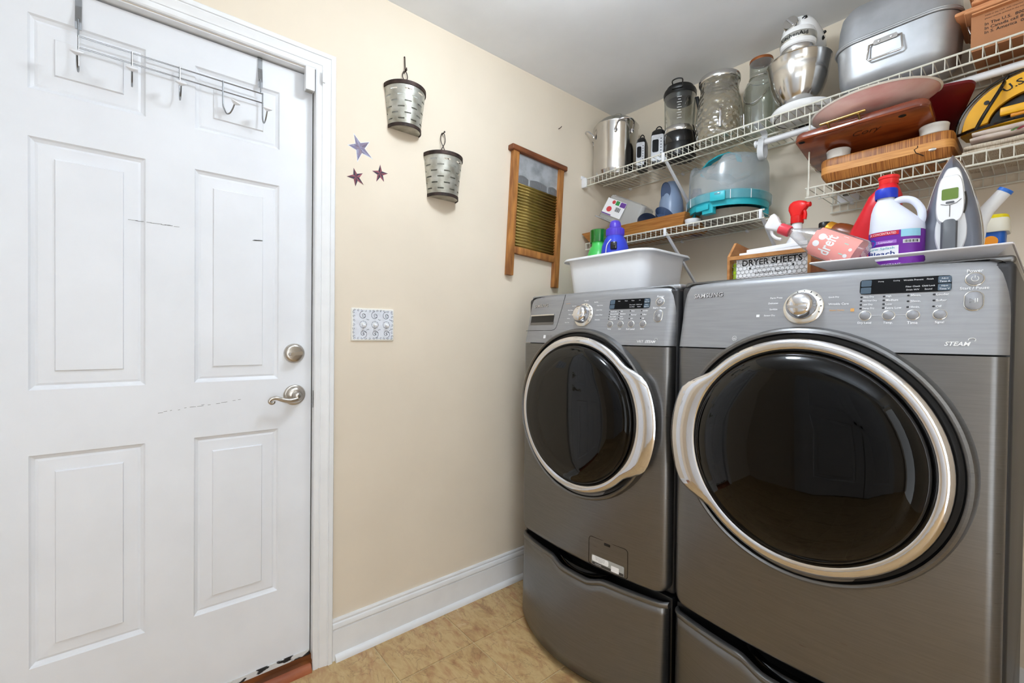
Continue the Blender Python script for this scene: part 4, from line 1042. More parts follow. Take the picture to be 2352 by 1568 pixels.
def carton():
    z0 = TOPZ; x0, x1, y0, y1, h = 1.474, 1.80, -.275, -.05, .102
    kraft = mat('brown_cardboard', (176, 122, 84), .8, noise=.06, nscale=12); kraft2 = mat('orange_kraft', (214, 150, 104), .75, noise=.05, nscale=20)
    t = thing('cardboard_box', 'open brown cardboard box at the end of the long shelf beside the roasting pan', 'box', (1.64, -.16, z0))
    th = .004
    MB().bb((x0, y0, z0), (x1, y1, z0+th)).build('bottom_panel', kraft, t, smooth=False)
    f = MB().bb((x0, y0, z0+th), (x1, y0+th, z0+h)).build('front_panel', kraft, t, smooth=False)
    MB().bb((x0, y1-th, z0+th), (x1, y1, z0+h)).build('back_panel', kraft, t, smooth=False)
    MB().bb((x0, y0+th, z0+th), (x0+th, y1-th, z0+h)).build('side_panel', kraft, t, smooth=False)
    MB().bb((x1-th, y0+th, z0+th), (x1, y1-th, z0+h)).build('side_panel', kraft, t, smooth=False)
    MB(Tr(0, y0, z0+h) @ Rx(-6)).bb((x0+.002, -.012, -.001), (x1, .1, .0035)).build('top_flap', kraft2, t, smooth=False)
    fy = y0-.0006
    for k, (s_, hh) in enumerate((('made in the USA. with recycled fiber. Dart', .0052), ('please recycle. printed in the mid Atlantic. Cal', .0052), ('In The U.S.  800-457-7', .0085), ('In Canada call 800-6472', .0085), ('In S. America  0000', .0085))):
        zz = (.092, .083, .068, .056, .044)[k]
        text(s_, lambda a, b, zz=zz: (x0+.028+a, fy, z0+zz+b), ink, f, height=hh, align='LEFT', bold=.01 if k > 1 else 0)
    for k in range(6):
        o = thing('kraft_envelope', 'orange kraft envelope lying in the open cardboard box, %s' % ('topmost of the stack', 'second from the top of the stack', 'third from the top of the stack', 'third from the bottom of the stack', 'second from the bottom of the stack', 'lowest of the stack')[5-k], 'envelope', (1.62, -.2, z0+h+.006+.0125*k), 'kraft envelopes on the cardboard box')
        ox = (-.012, -.028, .004, .010, .002, -.002)[k]; oy = (-.004, .002, -.002, .004, .0, .004)[k]
        zq = z0+h+.0090+.0122*k
        MB(Tr(x0+.16+ox, y0+.096+oy, zq) @ Rz((1.5, -2, .6, -1, 1.2, -.5)[k])).loft([[V((a, b, q)) for a, b in rrect(.33-kk, .20-kk, .004)] for q, kk in ((0, .004), (.002, 0), (.0075, 0), (.0105, .005))]).build('envelope_body', kraft2, o)
carton()
# ------------------------------------------------------------------ lower left shelf
LZ = ZL+.0028
def lower_left():
    bam = mat('bamboo_tray', (204, 142, 74), .45, rgb2=(168, 104, 44), nscale=6, nstretch=(1.5, 12, 30))
    x0, x1, y0, y1 = .012, .606, -.312, -.030
    cx, cy = (x0+x1)/2, (y0+y1)/2
    t = thing('wooden_tray', 'long flared bamboo tray on the short wire shelf', 'tray', (cx, cy, LZ))
    W, D = x1-x0, y1-y0; th = .010; H = .052; fl = .034
    def wall(a, b, c, d, nm):
        MB().loft([a, b, ], False, False) if 0 else None
        mb = MB(); mb.add([*a, *b], [(0, 1, 2, 3), (4, 5, 6, 7), (0, 1, 5, 4), (1, 2, 6, 5), (2, 3, 7, 6), (3, 0, 4, 7)]); mb.build(nm, bam, t, smooth=False)
    ob = [(x0+fl, y0+fl), (x1-fl, y0+fl), (x1-fl, y1-fl), (x0+fl, y1-fl)]; ot = [(x0, y0), (x1, y0), (x1, y1), (x0, y1)]
    ib = [(x0+fl+th, y0+fl+th), (x1-fl-th, y0+fl+th), (x1-fl-th, y1-fl-th), (x0+fl+th, y1-fl-th)]; it = [(x0+th, y0+th), (x1-th, y0+th), (x1-th, y1-th), (x0+th, y1-th)]
    endup = [0, 0.006, 0.006, 0]
    for i, nm in enumerate(('long_side', 'end_board', 'long_side', 'end_board')):
        j = (i+1) % 4
        o = [V((*ob[i], LZ)), V((*ob[j], LZ)), V((*ot[j], LZ+H)), V((*ot[i], LZ+H))]; q = [V((*ib[i], LZ)), V((*ib[j], LZ)), V((*it[j], LZ+H)), V((*it[i], LZ+H))]
        wall(o, q, 0, 0, nm)
    MB().bb((x0+fl, y0+fl, LZ), (x1-fl, y1-fl, LZ+.008)).build('tray_floor', bam, t, smooth=False)
    # upturned clear plastic box with a shop label, leaning in the tray
    frost = glassy('cloudy_plastic', (232, 234, 234), refl=.08, rough=.2, body=(236, 238, 240), bodyfac=.30)
    B = Tr(.200, -.165, LZ+.150) @ Rz(12) @ Ry(27) @ Matrix.Scale(1.1, 4)
    t = thing('plastic_container', 'clear plastic container lying upside down in the bamboo tray', 'container', (.205, -.165, LZ+.02))
    c = MB(B).loft([[V((a, b, z)) for a, b in rrect(w_, d_, .018)] for z, w_, d_ in ((-.068, .238, .165), (-.064, .238, .165), (-.060, .215, .142), (.050, .190, .118), (.056, .178, .106))], False, True).build('container_wall', frost, t)
    MB(B).tube([(a, b, -.066) for a, b in rrect(.238, .165, .018)], .0032, 6, closed=True).build('container_rim', frost, c)
    lb = mat('white_label', (240, 240, 242), .5); pur = mat('label_purple', (96, 52, 140), .5); grn = mat('label_green', (44, 140, 66), .5); rd = mat('label_red', (200, 60, 66), .5)
    F = lambda a, b, o=0.: B @ V((a*1.25-.040, -.0708+(b+.0)*.105-.0012-o, b))
    s_ = MB().add([F(-.042, -.042), F(.042, -.042), F(.042, .034), F(-.042, .034)], [(0, 1, 2, 3)]).build('shop_label', lb, t, smooth=False)
    def pt(a0, a1, b0, b1, m, nm): MB().add([F(a0, b0, .0006), F(a1, b0, .0006), F(a1, b1, .0006), F(a0, b1, .0006)], [(0, 1, 2, 3)]).build(nm, m, s_, smooth=False)
    pt(.018, .041, .010, .032, pur, 'purple_patch'); pt(-.002, .014, .012, .032, grn, 'green_patch'); pt(-.042, .0, -.041, -.036, pur, 'purple_stripe')
    mb = MB(); mb.add([F(-.011+.007*math.cos(k*PI/8), .022+.009*math.sin(k*PI/8), .0006) for k in range(16)], [tuple(range(16))]); mb.add([F(-.018+.011*math.cos(k*PI/8), -.014+.013*math.sin(k*PI/8), .0006) for k in range(16)], [tuple(range(16))]); mb.build('red_symbol', rd, s_, smooth=False)
    mb = MB()
    for k in range(9): a = .006+.0024*k; mb.add([F(a, -.016, .0006), F(a+.0008+.0006*(k % 3), -.016, .0006), F(a+.0008+.0006*(k % 3), .004, .0006), F(a, .004, .0006)], [(0, 1, 2, 3)])
    mb.build('barcode', ink, s_, smooth=False)
    # small grey-blue chopper pod
    blu = mat('grey_blue_plastic', (134, 152, 180), .3, noise=.03); dbl = mat('slate_blue_plastic', (66, 84, 116), .35, noise=.04); nav = mat('navy_plastic', (30, 38, 56), .3)
    x, y = .418, -.112; M = Tr(x, y, LZ+.009)
    t = thing('food_chopper', 'grey blue food chopper motor pod standing in the bamboo tray', 'appliance', (x, y, LZ+.009))
    MB(M).lathe([(0, .0), (.056, 0), (.058, .01), (.058, .05), (.0565, .062), (0, .062)], 40).build('bowl_guard', dbl, t)
    MB(M).lathe([(.0575, .060), (.0585, .075), (.0585, .13), (.055, .165), (.046, .2), (.040, .232), (.034, .252), (.02, .262), (0, .264)], 44).build('motor_housing', blu, t)
    A = M @ Rz(-94)
    MB(A).loft([[V((.0, 0, 0))+V((math.cos(th_)*r_, math.sin(th_)*r_, z)) for th_, z in [(.55*math.cos(q), zc+.045*math.sin(q)) for q in [2*PI*k/24 for k in range(24)]]] for r_, zc in ((.042, .205), (.0535, .205), (.050, .207))]).build('press_pad', dbl, t)
    text('ninja', lambda a, b: (x+.0598*math.sin(a/.0598-.02), y-.0598*math.cos(a/.0598-.02), LZ+.009+.105+b), ink, t, width=.042, shear=.15, bold=.015)
    # lids leaning beside the pod
    t = thing('storage_lid', 'dark navy round lid leaning in the bamboo tray beside the clear container', 'lid', (.352, -.20, LZ+.01))
    MB(Tr(.350, -.205, LZ+.072) @ Rz(-35) @ Ry(68)).lathe([(0, .006), (.042, .006), (.050, .004), (.053, -.004), (.050, -.006), (0, -.002)], 36).build('lid_disc', nav, t)
    t = thing('oval_cup', 'slate blue oval cup lying on its side in front of the chopper pod', 'cup', (.44, -.215, LZ+.01))
    MB(Tr(.440, -.215, LZ+.072) @ Rz(-25) @ Ry(48) @ Rx(10)).lathe([(.0, -.022), (.042, -.02), (.052, -.012), (.062, .016), (.065, .020), (.063, .022), (.059, .016), (.048, -.008), (0, -.014)], 40, sy=.62, sx=.95).build('cup_body', dbl, t)
    # cake carrier on a grey stone dish
    x, y = .722, -.166
    stone = mat('grey_stone_dish', (148, 140, 128), .6, noise=.1, nscale=12)
    t = thing('serving_dish', 'shallow grey stoneware dish under the teal cake carrier', 'dish', (x, y, LZ))
    MB(Tr(x+.012, y, LZ)).lathe([(0, 0), (.10, 0), (.108, .004), (.116, .020), (.124, .038), (.121, .040), (.112, .025), (.10, .012), (0, .010)], 48).build('dish_body', stone, t)
    t = thing('small_white_dish', 'small white ribbed dish beside the end of the bamboo tray', 'dish', (.596, -.25, LZ))
    MB(Tr(.614, -.262, LZ)).lathe([(0, 0), (.026, 0), (.030, .004), (.034, .022), (.031, .023), (.027, .008), (0, .006)], 28).build('dish_body', whitep, t)
    teal = mat('teal_plastic', (40, 178, 192), .35, noise=.03); tealc = glassy('clear_blue_collar', (206, 232, 238), refl=.1, rough=.12, body=(140, 216, 226), bodyfac=.32)
    frost2 = glassy('frosted_dome', (228, 234, 238), refl=.08, rough=.2, body=(222, 230, 236), bodyfac=.27)
    bz = LZ+.043
    t = thing('cake_carrier', 'round cake carrier with a frosted dome and teal base', 'cake carrier', (x, y, bz))
    M = Tr(x, y, bz)
    MB(M).lathe([(0, .012), (.135, .010), (.150, .0), (.155, .0), (.158, .012), (.160, .034), (.164, .056), (.161, .060), (.154, .05), (.15, .02), (0, .018)], 64).build('base', teal, t)
    for a in (20, 100, 200, 265):
        MB(M @ Rz(a)).loft([[V((.142+b, a_, z)) for a_, b in rrect(.05, .03, .006)] for z in (-.024, .01)]).build('foot', teal, t)
    cl = MB(M).lathe([(.1585, .022), (.167, .024), (.169, .055), (.163, .062)], 64).build('collar', tealc, t)
    for a in (-150, -125, -62, -35, 20, 60, 120, 180):
        MB(M @ Rz(a)).box((.1683, 0, .04), (.0018, .0024, .036)).build('collar_rib', whitep, cl, smooth=False)
    rs = []
    for r_, z_ in ((.158, .058), (.1585, .075), (.158, .12), (.1575, .172), (.155, .190), (.150, .203), (.142, .214), (.130, .219), (.114, .217), (.098, .206), (.086, .193), (.05, .19), (.012, .19)):
        row = []
        for k in range(96):
            a_ = 2*PI*k/96; dd = abs(r_*math.sin(a_-rad(-108))); v_ = .036*(1-smooth01((dd-.055)/.035))*smooth01((z_-.15)/.05)
            row.append(M @ V((r_*math.cos(a_), r_*math.sin(a_), z_-v_)))
        rs.append(row)
    MB().loft(rs, False, True).build('dome', frost2, t)
    lt = MB(M @ Rz(-78)).rbox((.168, 0, .036), (.012, .058, .038), .003, 2).build('latch', teal, t)
    MB(M @ Rz(-78)).rbox((.1735, 0, .046), (.003, .024, .010), .0015, 2).build('latch_window', tealc, lt)
    MB(M @ Rz(-102)).rbox((.158, 0, .002), (.012, .062, .022), .003, 2).build('front_tab', teal, t)
    A = M @ Rz(-18) @ Tr(0, -.045, 0)
    MB(A).loft([[V((q, b, z+a)) for a, b in rrect(.007, .03, .003)] for q, z in ((-.098, .190), (-.090, .218), (-.055, .238), (0, .244), (.055, .238), (.090, .218), (.098, .190))]).build('carry_handle', teal, t)
    pj = mat('purple_translucent', (98, 74, 120), .3, noise=.2)
    t = thing('purple_canister', 'dark purple canister half hidden behind the cake carrier', 'canister', (.520, -.055, LZ))
    MB(Tr(.520, -.052, LZ)).lathe([(0, 0), (.028, 0), (.030, .004), (.030, .19), (.027, .2), (.02, .206), (.02, .222), (0, .224)], 28).build('canister_body', pj, t)
lower_left()
# ------------------------------------------------------------------ lower right shelf
RZ_ = ZR+.0028
def lower_right():
    bam = mat('striped_bamboo', (190, 126, 60), .45, rgb2=(136, 78, 32), nscale=9, nstretch=(40, 1, 1.0), ramp=(.4, .6))
    bam2 = mat('bamboo_band', (222, 160, 88), .45, rgb2=(204, 138, 70), nscale=10, nstretch=(2, 2, 22))
    x0, x1, y0, y1, h = 1.104, 1.446, -.304, -.06, .086
    cx, cy = (x0+x1)/2, (y0+y1)/2
    t = thing('bamboo_box', 'thick bamboo chopping block with rounded corners on the slung wire shelf', 'chopping block', (cx, cy, RZ_))
    R = lambda k, z, r: ring3(x1-x0-k, y1-y0-k, r, RZ_+z, cx, cy, 6)
    MB().loft([R(.044, .006, .02), R(.030, .008, .022), R(.008, .024, .028), R(.0, .034, .030)]).build('block_bottom', bam, t)
    MB().loft([R(.0, .034, .030), R(.0, .058, .030)], False, False).build('middle_band', bam2, t)
    MB().loft([R(.0, .058, .030), R(.0, .078, .030), R(.006, .084, .028), R(.016, .086, .025)]).build('block_top', bam, t)
    MB().tube([(x1-.080, y0-.0003, RZ_+.056), (x1-.080, y0-.0003, RZ_+.050), (x1-.088, y0-.0003, RZ_+.046), (x1-.084, y0-.0002, RZ_+.035), (x1-.066, y0+.004, RZ_+.022)], .0012, 5).build('drawer_seam', darkgap, t)
    MB(Tr(x1-.046, y0+.0015, RZ_+.034) @ Rx(90)).lathe([(.009, -.002), (.009, .002), (.005, .003), (0, .003)], 14, sy=.5).build('magnet_disc', nickel, t)
    for xx in (x0+.03, x1-.03):
        for yy in (y0+.035, y1-.035):
            MB(Tr(xx, yy, RZ_)).lathe([(0, 0), (.010, 0), (.011, .004), (.008, .009), (0, .009)], 14).build('foot', bezel, t)
    zt = RZ_+h
    rib = mat('white_porcelain', (234, 232, 226), .25, coat=.3)
    for x, y, lab in ((1.152, -.268, 'white ribbed ramekin under the wooden board, nearer the hanging rod bracket'), (1.398, -.268, 'white ribbed ramekin under the wooden board, nearer the folded towels')):
        t = thing('ramekin', lab, 'ramekin', (x, y, zt), 'ramekins holding up the wooden board')
        n = 56; rs = []
        for r, z, k in ((.0305, 0, 0), (.0315, .003, 1), (.0325, .020, 1), (.0345, .0215, 0), (.0355, .028, 0), (.034, .030, 0), (.0325, .028, 0), (.031, .006, 0)):
            rs.append([V((x+(r+.0016*k*(i % 2))*math.cos(2*PI*i/n), y+(r+.0016*k*(i % 2))*math.sin(2*PI*i/n), zt+z)) for i in range(n)])
        MB().loft(rs).build('bowl', rib, t, ang=60)
    # varnished wooden board tipped up on the ramekins
    red = mat('varnished_red_wood', (112, 46, 20), .22, rgb2=(150, 70, 30), nscale=5, nstretch=(1.5, 6, 8), coat=.6)
    edge = mat('polished_wood_edge', (138, 70, 44), .16, rgb2=(104, 44, 28), nscale=6, nstretch=(1, 5, 5), coat=.8)
    B = Tr(1.226, -.392, zt+.058) @ Rx(-12)        # local: y runs back from the front edge, z is up
    t = thing('wooden_board', 'dark varnished wooden tray with a brass handle resting on two ramekins', 'tray', (1.232, -.30, zt+.03))
    w_, d_ = .352, .265
    R2 = lambda k, z, r: [B @ V((a, b, z)) for a, b in rrect(w_-k, d_-k, r, 6, 0, d_/2)]
    body = MB().loft([R2(.016, .0, .024), R2(.006, .0015, .027), R2(.0, .006, .03)]).build('underside', red, t)
    MB().loft([R2(.0, .006, .03), R2(-.003, .014, .031), R2(.0, .024, .03), R2(.010, .029, .026), R2(.024, .028, .02), R2(.03, .010, .02)], False, True).build('rim', edge, t)
    for a, b in ((-.155, .02), (.112, .028), (-.155, .245), (.155, .245)):
        MB(B @ Tr(a, b, .0)).lathe([(0, -.0008), (.007, -.0006), (.008, .0005), (0, .002)], 16, sx=1.3).build('peg_hole', darkgap, body)
    gold = mat('brass', (196, 160, 96), .2, 1.)
    hb = MB(B).tube([(-.092, -.018, .022), (.030, -.018, .026)], .0046, 12).build('brass_handle', gold, t)
    for a in (-.07, .012): MB(B).tube([(a, -.020, .022), (a, .004, .012)], .0042, 8).build('handle_post', gold, hb)
    burn = mat('burnt_script', (70, 28, 12), .5)
    text('Cory', lambda a, b: B @ V((.02+a, .060-b*1.3, -.0004)), burn, body, width=.078, height=.026, shear=.55, name='burnt_lettering')
    # dark red tray and pink platter leaning on the board
    dred = mat('dark_red_lacquer', (104, 14, 22), .35, noise=.12, nscale=20)
    C_ = Tr(1.358, -.333, zt+.124) @ Rz(21) @ Rx(-23)
    t = thing('red_tray', 'dark red lacquered tray leaning between the pink platter and the wooden board', 'tray', (1.28, -.28, zt+.06))
    MB().loft([[C_ @ V((a, b, z)) for a, b in rrect(.295-k, .22-k, .03, 6, 0, .11)] for z, k in ((0, .03), (.004, .004), (.012, 0), (.014, .004), (.008, .02))]).build('tray_shell', dred, t)
    pink = mat('pink_marbled_glaze', (226, 190, 180), .25, rgb2=(200, 130, 124), nscale=6, nstretch=(1, 2, 2), ramp=(.4, .75), coat=.4)
    rimw = mat('cream_rim', (226, 216, 204), .25, coat=.4)
    D_ = Tr(1.256, -.335, zt+.108) @ Ry(-1) @ Rx(-11)
    t = thing('platter', 'large oval pink glazed platter on top of the red tray', 'platter', (1.24, -.22, zt+.1))
    MB(D_).lathe([(0, -.012), (.10, -.011), (.115, -.006), (.148, .008), (.164, .016)], 64, sy=.62).build('underside', pink, t)
    MB(D_).lathe([(.163, .0145), (.1685, .018), (.165, .021), (.146, .012), (.11, -.001), (0, -.006)], 64, sy=.62).build('rim', rimw, t)
    # folded tea towels
    linen = mat('printed_linen', (214, 200, 188), .9, rgb2=(198, 178, 170), nscale=30, bump=.3, bscale=300); stripe = mat('woven_stripe_linen', (210, 200, 182), .9, rgb2=(180, 160, 138), nscale=60, nstretch=(8, 1, 1), bump=.3, bscale=400)
    leaf = mat('printed_leaf', (84, 110, 62), .9); berry = mat('printed_berry', (134, 48, 62), .9)
    def towel(z, nl, x0, x1, y0, y1, m, lab, lift):
        t = thing('tea_towel', lab, 'towel', ((x0+x1)/2, (y0+y1)/2, z), 'folded tea towels beside the bamboo block')
        lh = .0135
        for k in range(nl):
            zz = z+lh*k; mb = MB(); n = 16; rs = []
            for i in range(n+1):
                u = i/n; x = x0+(x1-x0)*u+.004*k; f = .6+.4*min(1, min(u, 1-u)*14)
                yy0 = y0-.004*k+.003*math.sin(u*9+k); q = zz+lift*u*u+.0016*math.sin(u*11+2*k)
                prof = []
                for j in range(13):
                    a = PI/2+PI*j/12; prof.append((yy0+.0065+.0065*math.cos(a), q+lh/2+lh*.5*f*math.sin(a)))
                prof += [(y1, q+lh/2-lh*.5*f), (y1, q+lh/2+lh*.5*f)]
                rs.append([V((x, a, b)) for a, b in prof])
            mb.loft(rs); o = mb.build('folded_layer', m, t)
            if m is linen:
                for u, mm in ((.22+.3*k, leaf), (.25+.3*k, berry), (.62, leaf)):
                    mb = MB()
                    for e in range(3): mb.ball((x0+(x1-x0)*u+.004*e, y0-.0045-.004*k, zz+lh*(.45+.12*e)+lift*u*u), .0028, 8, sx=1.4, sy=.3, sz=.9)
                    mb.build('print_motif', mm, o)
    towel(RZ_, 2, 1.462, 1.86, -.285, -.06, stripe, 'ribbed cream tea towel folded at the bottom of the pair', .006)
    towel(RZ_+.0345, 2, 1.478, 1.86, -.290, -.06, linen, 'cream tea towel with printed sprigs folded on top of the ribbed one', .006)
    # yellow toy helmet with a black wire cage
    yel = mat('yellow_plastic', (238, 176, 20), .35, noise=.03); yel2 = mat('amber_yellow_plastic', (222, 142, 16), .35, noise=.03)
    hx, hy, hz = 1.608, -.175, RZ_+.068
    t = thing('sports_helmet', 'yellow helmet with a black wire face cage lying on the folded towels', 'helmet', (hx, hy, hz))
    W, H = .158, .138
    def ar(kx, kz, a0=0, a1=180, n=28): return [(hx+W*kx*math.cos(rad(a0+(a1-a0)*i/n)), hz+.012+H*kz*math.sin(rad(a0+(a1-a0)*i/n))) for i in range(n+1)]
    rs = [[V((a, y_, b)) for a, b in ar(k, k)] for y_, k in ((hy-.075, .94), (hy-.03, 1.), (hy+.03, .95), (hy+.075, .7), (hy+.09, .25))]
    sh = MB().loft(rs, False, True); o = sh.build('shell', yel, t); o.modifiers.new('s', 'SOLIDIFY').thickness = .004
    out = ar(.94, .94); inn = ar(.62, .56, 8, 172); inn.reverse()
    MB().prism(out+inn, hy-.082, hy-.070, lambda a, b, q: (a, q, b)).build('brow_band', yel, t, smooth=False)
    MB().rbox((hx+.01, hy-.088, hz+.040), (.165, .016, .022), .003, 2).build('visor_bar', yel, t)
    MB().rbox((hx+.02, hy-.084, hz+.026), (.145, .014, .012), .003, 2).build('lower_bar', yel2, t)
    MB().prism(ar(.60, .54), hy-.064, hy-.060, lambda a, b, q: (a, q, b)).build('dark_lining', blackp, t, smooth=False)
    for a in (142, 38): MB(Tr(hx+W*.80*math.cos(rad(a)), hy-.083, hz+.012+H*.80*math.sin(rad(a))) @ Rx(90)).lathe([(.006, -.002), (.006, .001), (0, .0015)], 12).build('vent_hole', blackp, t)
    cage = MB()
    cage.tube([(a, hy-.062, b) for a, b in ar(1.04, 1.06, -2, 182)], .0045, 8)
    cage.tube(crom([(hx-W*1.04, hy-.062, hz+.010), (hx-W*.6, hy-.105, hz+.006), (hx, hy-.118, hz+.006), (hx+W*.6, hy-.105, hz+.006), (hx+W*1.04, hy-.062, hz+.010)], 5), .0045, 8)
    for k in (-.52, .52):
        cage.tube(crom([(hx+W*k*.72, hy-.06, hz+.012+H*1.0), (hx+W*k*.9, hy-.096, hz+.10), (hx+W*k*1.25, hy-.104, hz+.04), (hx+W*k*1.45, hy-.096, hz+.006)], 5), .0045, 8)
    cage.build('wire_cage', blackg, t)
    def arm(a, b):
        th = rad(90)-a/(W*.80); k = .78+b/H*1.0
        return (hx+W*k*math.cos(th), hy-.0832, hz+.012+H*k*math.sin(th))
    text('U.S. ARMY', arm, ink, t, width=.145, height=.018, bold=.01)
lower_right()

# ------------------------------------------------------------------ on the washer
def washer_top():
    z0 = 1.3405
    t = thing('dish_tub', 'white plastic tub with a flared rim standing on the washer', 'tub', (.37, -.42, z0))
    R = lambda w_, d_, r, z: ring3(w_, d_, r, z0+z, .375, -.425, 8)
    T = MB().loft([R(.39, .29, .05, 0), R(.40, .30, .055, .006), R(.435, .330, .06, .15), R(.440, .335, .06, .178), R(.452, .347, .064, .184), R(.484, .379, .075, .186), R(.490, .385, .078, .181), R(.488, .383, .078, .178), R(.486, .381, .078, .184), R(.480, .375, .075, .189), R(.450, .345, .064, .188), R(.434, .329, .06, .180), R(.428, .323, .058, .15), R(.392, .292, .05, .010)])
    T.build('tub_body', whitep, t, ang=50)
    zi = z0+.012
    green = mat('green_plastic', (84, 214, 104), .3, noise=.03); gcap = glassy('clear_green_cap', (60, 190, 84), refl=.12, rough=.1, body=(30, 150, 56), bodyfac=.55)
    x, y = .205, -.405
    t = thing('detergent_bottle', 'green detergent bottle with a clear green cap in the white tub', 'bottle', (x, y, zi), 'detergent bottles in the white tub')
    M = Tr(x, y, zi)
    MB(M).lathe([(0, 0), (.05, 0), (.056, .008), (.058, .10), (.057, .19), (.052, .225), (.042, .252), (.034, .264), (.034, .282), (0, .282)], 36, sx=1.0).build('body', green, t)
    c = MB(M).lathe([(.041, .280), (.042, .284), (.0425, .338), (.040, .341), (.037, .338), (.037, .29), (0, .288)], 36).build('cap', gcap, t)
    MB(M).tube([(-.004, -.012, .284), (-.004, -.012, .31)], .012, 10).build('pour_spout', green, c)
    blue = mat('blue_plastic', (58, 76, 214), .3, noise=.03); vio = mat('violet_cap', (92, 72, 206), .3, noise=.04)
    x, y = .330, -.440; M = Tr(x, y, zi)
    t = thing('detergent_bottle', 'blue detergent bottle with a stepped violet cap in the white tub', 'bottle', (x, y, zi), 'detergent bottles in the white tub')
    MB(M).lathe([(0, 0), (.058, 0), (.064, .008), (.066, .12), (.065, .2), (.060, .238), (.050, .266), (.040, .282), (.038, .288), (0, .288)], 40).build('body', blue, t)
    MB(M).lathe([(.0400, .286), (.0410, .289), (.0405, .318), (.036, .322), (.0270, .323), (.0262, .340), (.0225, .352), (.017, .357), (0, .358)], 40).build('cap', vio, t)
    n = 36; mb = MB()
    for k in range(n): a = 2*PI*k/n; mb.box((x+.0412*math.cos(a), y+.0412*math.sin(a), zi+.304), (.0014, .0014, .026))
    mb.build('cap_ribs', vio, t, smooth=False)
    MB(M @ Rz(-58)).rbox((.062, 0, .232), (.018, .030, .036), .005, 2).build('pour_tap', blackg, t)
    MB(M @ Rz(-58)).tube(crom([(.058, -.036, .19), (.064, -.03, .235), (.060, -.012, .262)], 5), .0022, 6).build('label_stripe', whitep, t)
washer_top()
